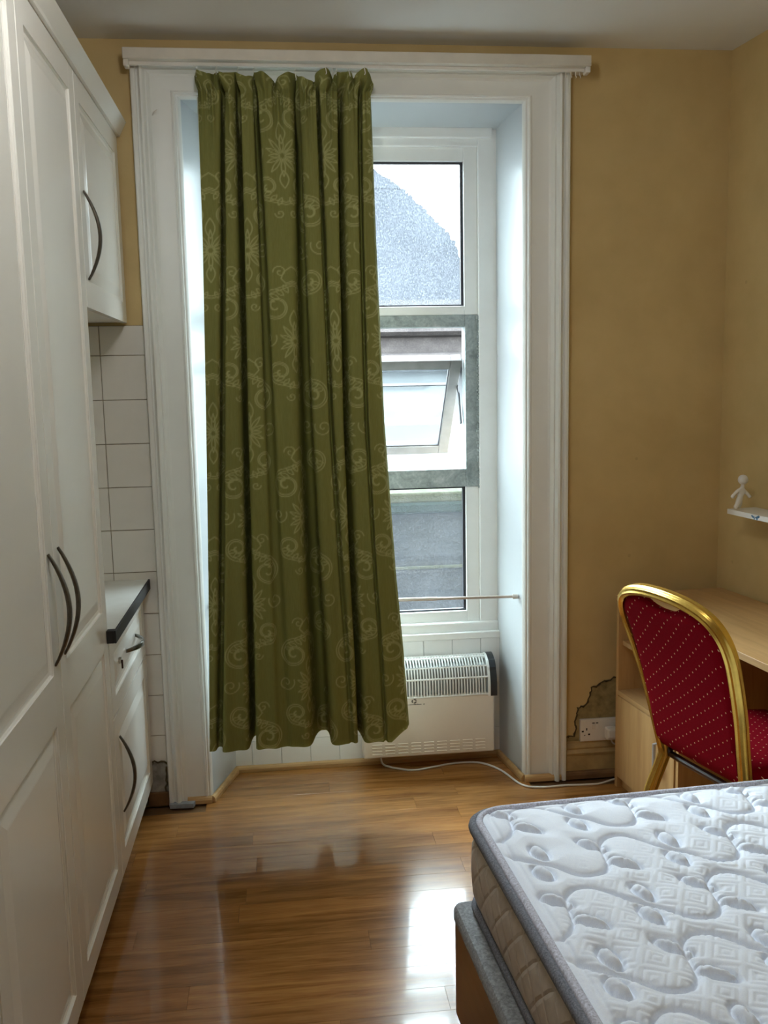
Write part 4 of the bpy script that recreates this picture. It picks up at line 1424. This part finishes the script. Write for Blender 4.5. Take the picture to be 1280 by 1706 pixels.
def quilt():
    step = 0.0028
    nx = int((MX1 - MX0) / step)
    ny = int((MY1 - MY0) / step)
    gx = np.linspace(0.016, (MX1 - MX0) - 0.016, nx)[None, :].repeat(ny, 0)
    gy = np.linspace(0.016, (MY1 - MY0) - 0.016, ny)[:, None].repeat(nx, 1)      # s, t from the far-left corner
    W_, L_ = MX1 - MX0, MY1 - MY0
    # stitched wave lines, drawn on one repeat
    pS, pT, off_s, off_t = 0.310, 0.392, 0.085, 0.300
    res = 0.002
    TSn, TTn = int(pS / res), int(pT / res)
    TT, SS = np.meshgrid((np.arange(TTn) + .5) * res, (np.arange(TSn) + .5) * res, indexing='ij')
    lines, leaves = [], []

    def wave(s0, t0):
        # oval node at (s0,t0) -> smile -> leaf node (s0+.155,t0) vertical -> hump -> next oval node
        a = [(0.0, 0.0), (0.03, 0.024), (0.065, 0.062), (0.095, 0.074), (0.125, 0.066), (0.148, 0.036), (0.155, 0.0), (0.158, -0.030), (0.170, -0.060), (0.195, -0.080), (0.228, -0.078), (0.262, -0.050), (0.288, -0.018), (0.310, 0.0)]
        lines.append([(s0 + p_[0], t0 + p_[1]) for p_ in spline([(x, y_, 0) for x, y_ in a], 5)])
        for (ds, dt, ang, L2, W2) in ((0.016, -0.040, 1.35, 0.034, 0.017), (-0.004, 0.042, 1.25, 0.034, 0.017), (0.155 - 0.012, -0.048, 0.85, 0.040, 0.013), (0.155 + 0.026, 0.040, 0.75, 0.040, 0.014)):
            leaves.append((s0 + ds, t0 + dt, ang, L2, W2))
    wave(0.0, pT * 0.25)
    wave(pS / 2, pT * 0.75)
    D = np.full(TT.shape, 9.0)
    LB = np.zeros(TT.shape)
    for ln in lines:
        ln = np.array(ln)
        for a, b in zip(ln[:-1], ln[1:]):
            c = (a + b) / 2
            X = (SS - c[0] + pS / 2) % pS - pS / 2 + c[0]
            Y = (TT - c[1] + pT / 2) % pT - pT / 2 + c[1]
            ab = b - a
            t = np.clip(((X - a[0]) * ab[0] + (Y - a[1]) * ab[1]) / max(1e-12, ab @ ab), 0, 1)
            D = np.minimum(D, np.hypot(X - a[0] - t * ab[0], Y - a[1] - t * ab[1]))
    for (cs, ct, ang, L2, W2) in leaves:
        X = (SS - cs + pS / 2) % pS - pS / 2
        Y = (TT - ct + pT / 2) % pT - pT / 2
        c, s = math.cos(ang), math.sin(ang)
        a, b = X * c + Y * s, -X * s + Y * c
        rr = np.sqrt((a / L2) ** 2 + (b / W2) ** 2) + 1e-9
        LB = np.maximum(LB, 0.0065 * np.clip(1 - rr ** 2.2, 0, 1))
        D = np.minimum(D, np.abs(rr - 1) * (W2 + (L2 - W2) * np.abs(a / L2) / rr))
    Ht = -0.0105 * np.exp(-(D / 0.0044) ** 1.3) + 0.0095 * (1 - np.exp(-D / 0.028)) + LB

    def look(T_, a, b):
        i0, j0 = np.floor(a).astype(int), np.floor(b).astype(int)
        fa, fb = a - i0, b - j0
        n0, n1 = T_.shape
        return (T_[i0 % n0, j0 % n1] * (1 - fa) * (1 - fb) + T_[(i0 + 1) % n0, j0 % n1] * fa * (1 - fb) + T_[i0 % n0, (j0 + 1) % n1] * (1 - fa) * fb + T_[(i0 + 1) % n0, (j0 + 1) % n1] * fa * fb)
    h = look(Ht, (gy - off_t + pT * 0.25) / pT * TTn, (gx - off_s) / pS * TSn)
    # knitted-in concentric squares on the diagonal between stitch lines
    q = 0.058
    a = (gx * 0.86 + gy * 0.5)
    b = (-gx * 0.5 + gy * 0.86)
    cx, cy = (a / q) % 1 - 0.5, (b / q) % 1 - 0.5
    mx_ = np.maximum(np.abs(cx), np.abs(cy))
    sqr = np.exp(-((mx_ - 0.36) / 0.050) ** 2) + np.exp(-((mx_ - 0.15) / 0.050) ** 2)
    fade = np.clip((gx * 0.55 + gy * 0.75 - 0.28) / 0.22, 0, 1)
    h = h - 0.0017 * sqr * fade
    rngn = np.random.default_rng(4)
    for _ in range(14):
        kx, ky, ph = rngn.uniform(-90, 90), rngn.uniform(-90, 90), rngn.uniform(0, 6.28)
        h = h + 0.00032 * np.sin(kx * gx + ky * gy + ph)
    # flat stitched border and drop at the edge
    de = np.minimum(np.minimum(gx, W_ - gx), np.minimum(gy, L_ - gy))
    h = h * np.clip((de - 0.016) / 0.03, 0, 1)
    h = h - 0.004 * np.exp(-((de - 0.040) / 0.005) ** 2)
    h = h + 0.014 * np.clip(de / 0.09, 0, 1) ** 0.6 - 0.008
    X = MX0 + gx
    Y = MY1 - gy
    # round the corners: pull the corner squares onto arcs
    R = MR
    for sx, x_c in ((-1, MX0 + R), (1, MX1 - R)):
        for sy, y_c in ((-1, MY0 + R), (1, MY1 - R)):
            a = (X - x_c) * sx
            b = (Y - y_c) * sy
            msk = (a > 0) & (b > 0)
            mxn = np.maximum(a, b)
            nr = np.hypot(a, b) + 1e-9
            X = np.where(msk, x_c + sx * a / nr * mxn, X)
            Y = np.where(msk, y_c + sy * b / nr * mxn, Y)
    V = np.stack([X, Y, MZ1 + h], -1)[:, ::-1]
    grid_mesh('quilted_top', V[::1], 'quilt_white', mt)


quilt()

# ------------------------------------------------------------------ fill lamp, added unseen above the view to brighten the room
def add_fill_lamp():
    k = NT('fill_glow')
    k.p(color=(0.9, 0.88, 0.82), rough=0.5, emit=(1.0, 0.985, 0.96), emit_s=FILL_STRENGTH)
    M['fill_glow'] = k.m
    lp = empty('fill_lamp', (0.0, -1.9, 2.60))
    tag(lp, 'unseen globe fill lamp added below the ceiling to brighten the room', 'lamp')
    pr = [(0.03 if i in (0, 16) else 0.10 * math.sin(math.pi * i / 16), -0.10 * math.cos(math.pi * i / 16)) for i in range(17)]
    MB().lathe(pr, 28).build('globe', 'fill_glow', lp, smooth=True, sharp=0)
    MB().lathe([(0.030, 0.094), (0.030, 0.125), (0.012, 0.135)], 16).build('holder', 'plastic_white', lp, smooth=True)
    MB().cyl((0, 0, 0.13), 0.004, 0.09, 'z', 8).build('flex', 'cable_white', lp)
    MB().lathe([(0.03, 0.205), (0.045, 0.213), (0.045, 0.2275)], 18).build('ceiling_rose', 'plastic_white', lp, smooth=True)


FILL_STRENGTH = 31.0
add_fill_lamp()

# ------------------------------------------------------------------ small shelf with clay figure
sh = empty('wall_shelf', (wall_x(-0.4), -0.4, 1.12))
tag(sh, 'small white wall shelf with blue butterfly sticker above the desk', 'shelf')


def on_wall(y_, d):
    """point d metres out from the right wall"""
    return Vector((wall_x(y_) - d * 0.993, y_ - d * 0.119, 0))


c4 = [on_wall(-0.235, 0.0), on_wall(-0.235, 0.118), on_wall(-0.70, 0.118), on_wall(-0.70, 0.0)]
oparent(MB().prism([(p.x, p.y) for p in c4], 1.106, 1.124).build('board', 'shelf_white'), sh)


def on_front(a, z):
    p_ = on_wall(-0.235 - a, 0.1185)
    return (p_.x, p_.y, z)


bt = MB()
for wing in ([(0.170, 1.115), (0.150, 1.121), (0.146, 1.117), (0.158, 1.110)], [(0.170, 1.115), (0.190, 1.124), (0.197, 1.119), (0.184, 1.111)], [(0.170, 1.115), (0.160, 1.108), (0.166, 1.105)], [(0.170, 1.115), (0.180, 1.105), (0.186, 1.109)]):
    n_ = len(wing)
    fr_ = [on_front(a, z) for a, z in wing]
    bk_ = [tuple(Vector(p) - Vector((-0.993, -0.119, 0)) * 0.002) for p in fr_]
    bt.loft([bk_, fr_])
oparent(bt.build('butterfly_sticker', 'sticker_blue'), sh)

fg = empty('clay_figure', (1.68, -0.29, 1.124))
tag(fg, 'little white clay figure standing on the wall shelf', 'figurine')


def figure():
    """one continuous body: metaball-like skin of a small doll with round head, arms and leaning legs"""
    me = bpy.data.meshes.new('body')
    Pt = [(1.682, -0.285, 1.165), (1.688, -0.287, 1.190), (1.690, -0.288, 1.206),           # pelvis, chest, neck
          (1.6915, -0.288, 1.214), (1.692, -0.288, 1.222),                                  # neck
          (1.672, -0.290, 1.196), (1.657, -0.296, 1.184), (1.643, -0.300, 1.171),           # left arm
          (1.703, -0.284, 1.192), (1.714, -0.287, 1.180), (1.722, -0.292, 1.168),           # right arm
          (1.672, -0.289, 1.145), (1.661, -0.292, 1.1295),                                  # leg
          (1.690, -0.276, 1.147), (1.688, -0.268, 1.1295)]
    Ed = [(0, 1), (1, 2), (2, 3), (3, 4), (1, 5), (5, 6), (6, 7), (1, 8), (8, 9), (9, 10), (0, 11), (11, 12), (0, 13), (13, 14)]
    Rd = [0.0115, 0.012, 0.0075, 0.007, 0.007, 0.0075, 0.0068, 0.0075, 0.007, 0.006, 0.007, 0.0085, 0.008, 0.0085, 0.008]
    me.from_pydata(Pt, Ed, [])
    bm = bmesh.new()
    bm.from_mesh(me)
    bm.verts.layers.skin.verify()
    bm.to_mesh(me)
    bm.free()
    o = bpy.data.objects.new('body', me)
    COL.objects.link(o)
    me.materials.append(M['clay_white'])
    sk_ = o.modifiers.new('skin', 'SKIN')
    for i, r_ in enumerate(Rd):
        sv = me.skin_vertices[0].data[i]
        sv.radius = (r_, r_)
        sv.use_root = i == 0
    sb_ = o.modifiers.new('sub', 'SUBSURF')
    sb_.levels = sb_.render_levels = 2
    sk_.use_smooth_shade = True
    oparent(o, fg)
    hd = [(max(0.0004, 0.0185 * math.sin(math.pi * i / 14)), -0.0185 * math.cos(math.pi * i / 14)) for i in range(15)]
    oparent(MB().lathe(hd, 20, (1.692, -0.288, 1.236)).build('head', 'clay_white', smooth=True, sharp=0), fg)


figure()
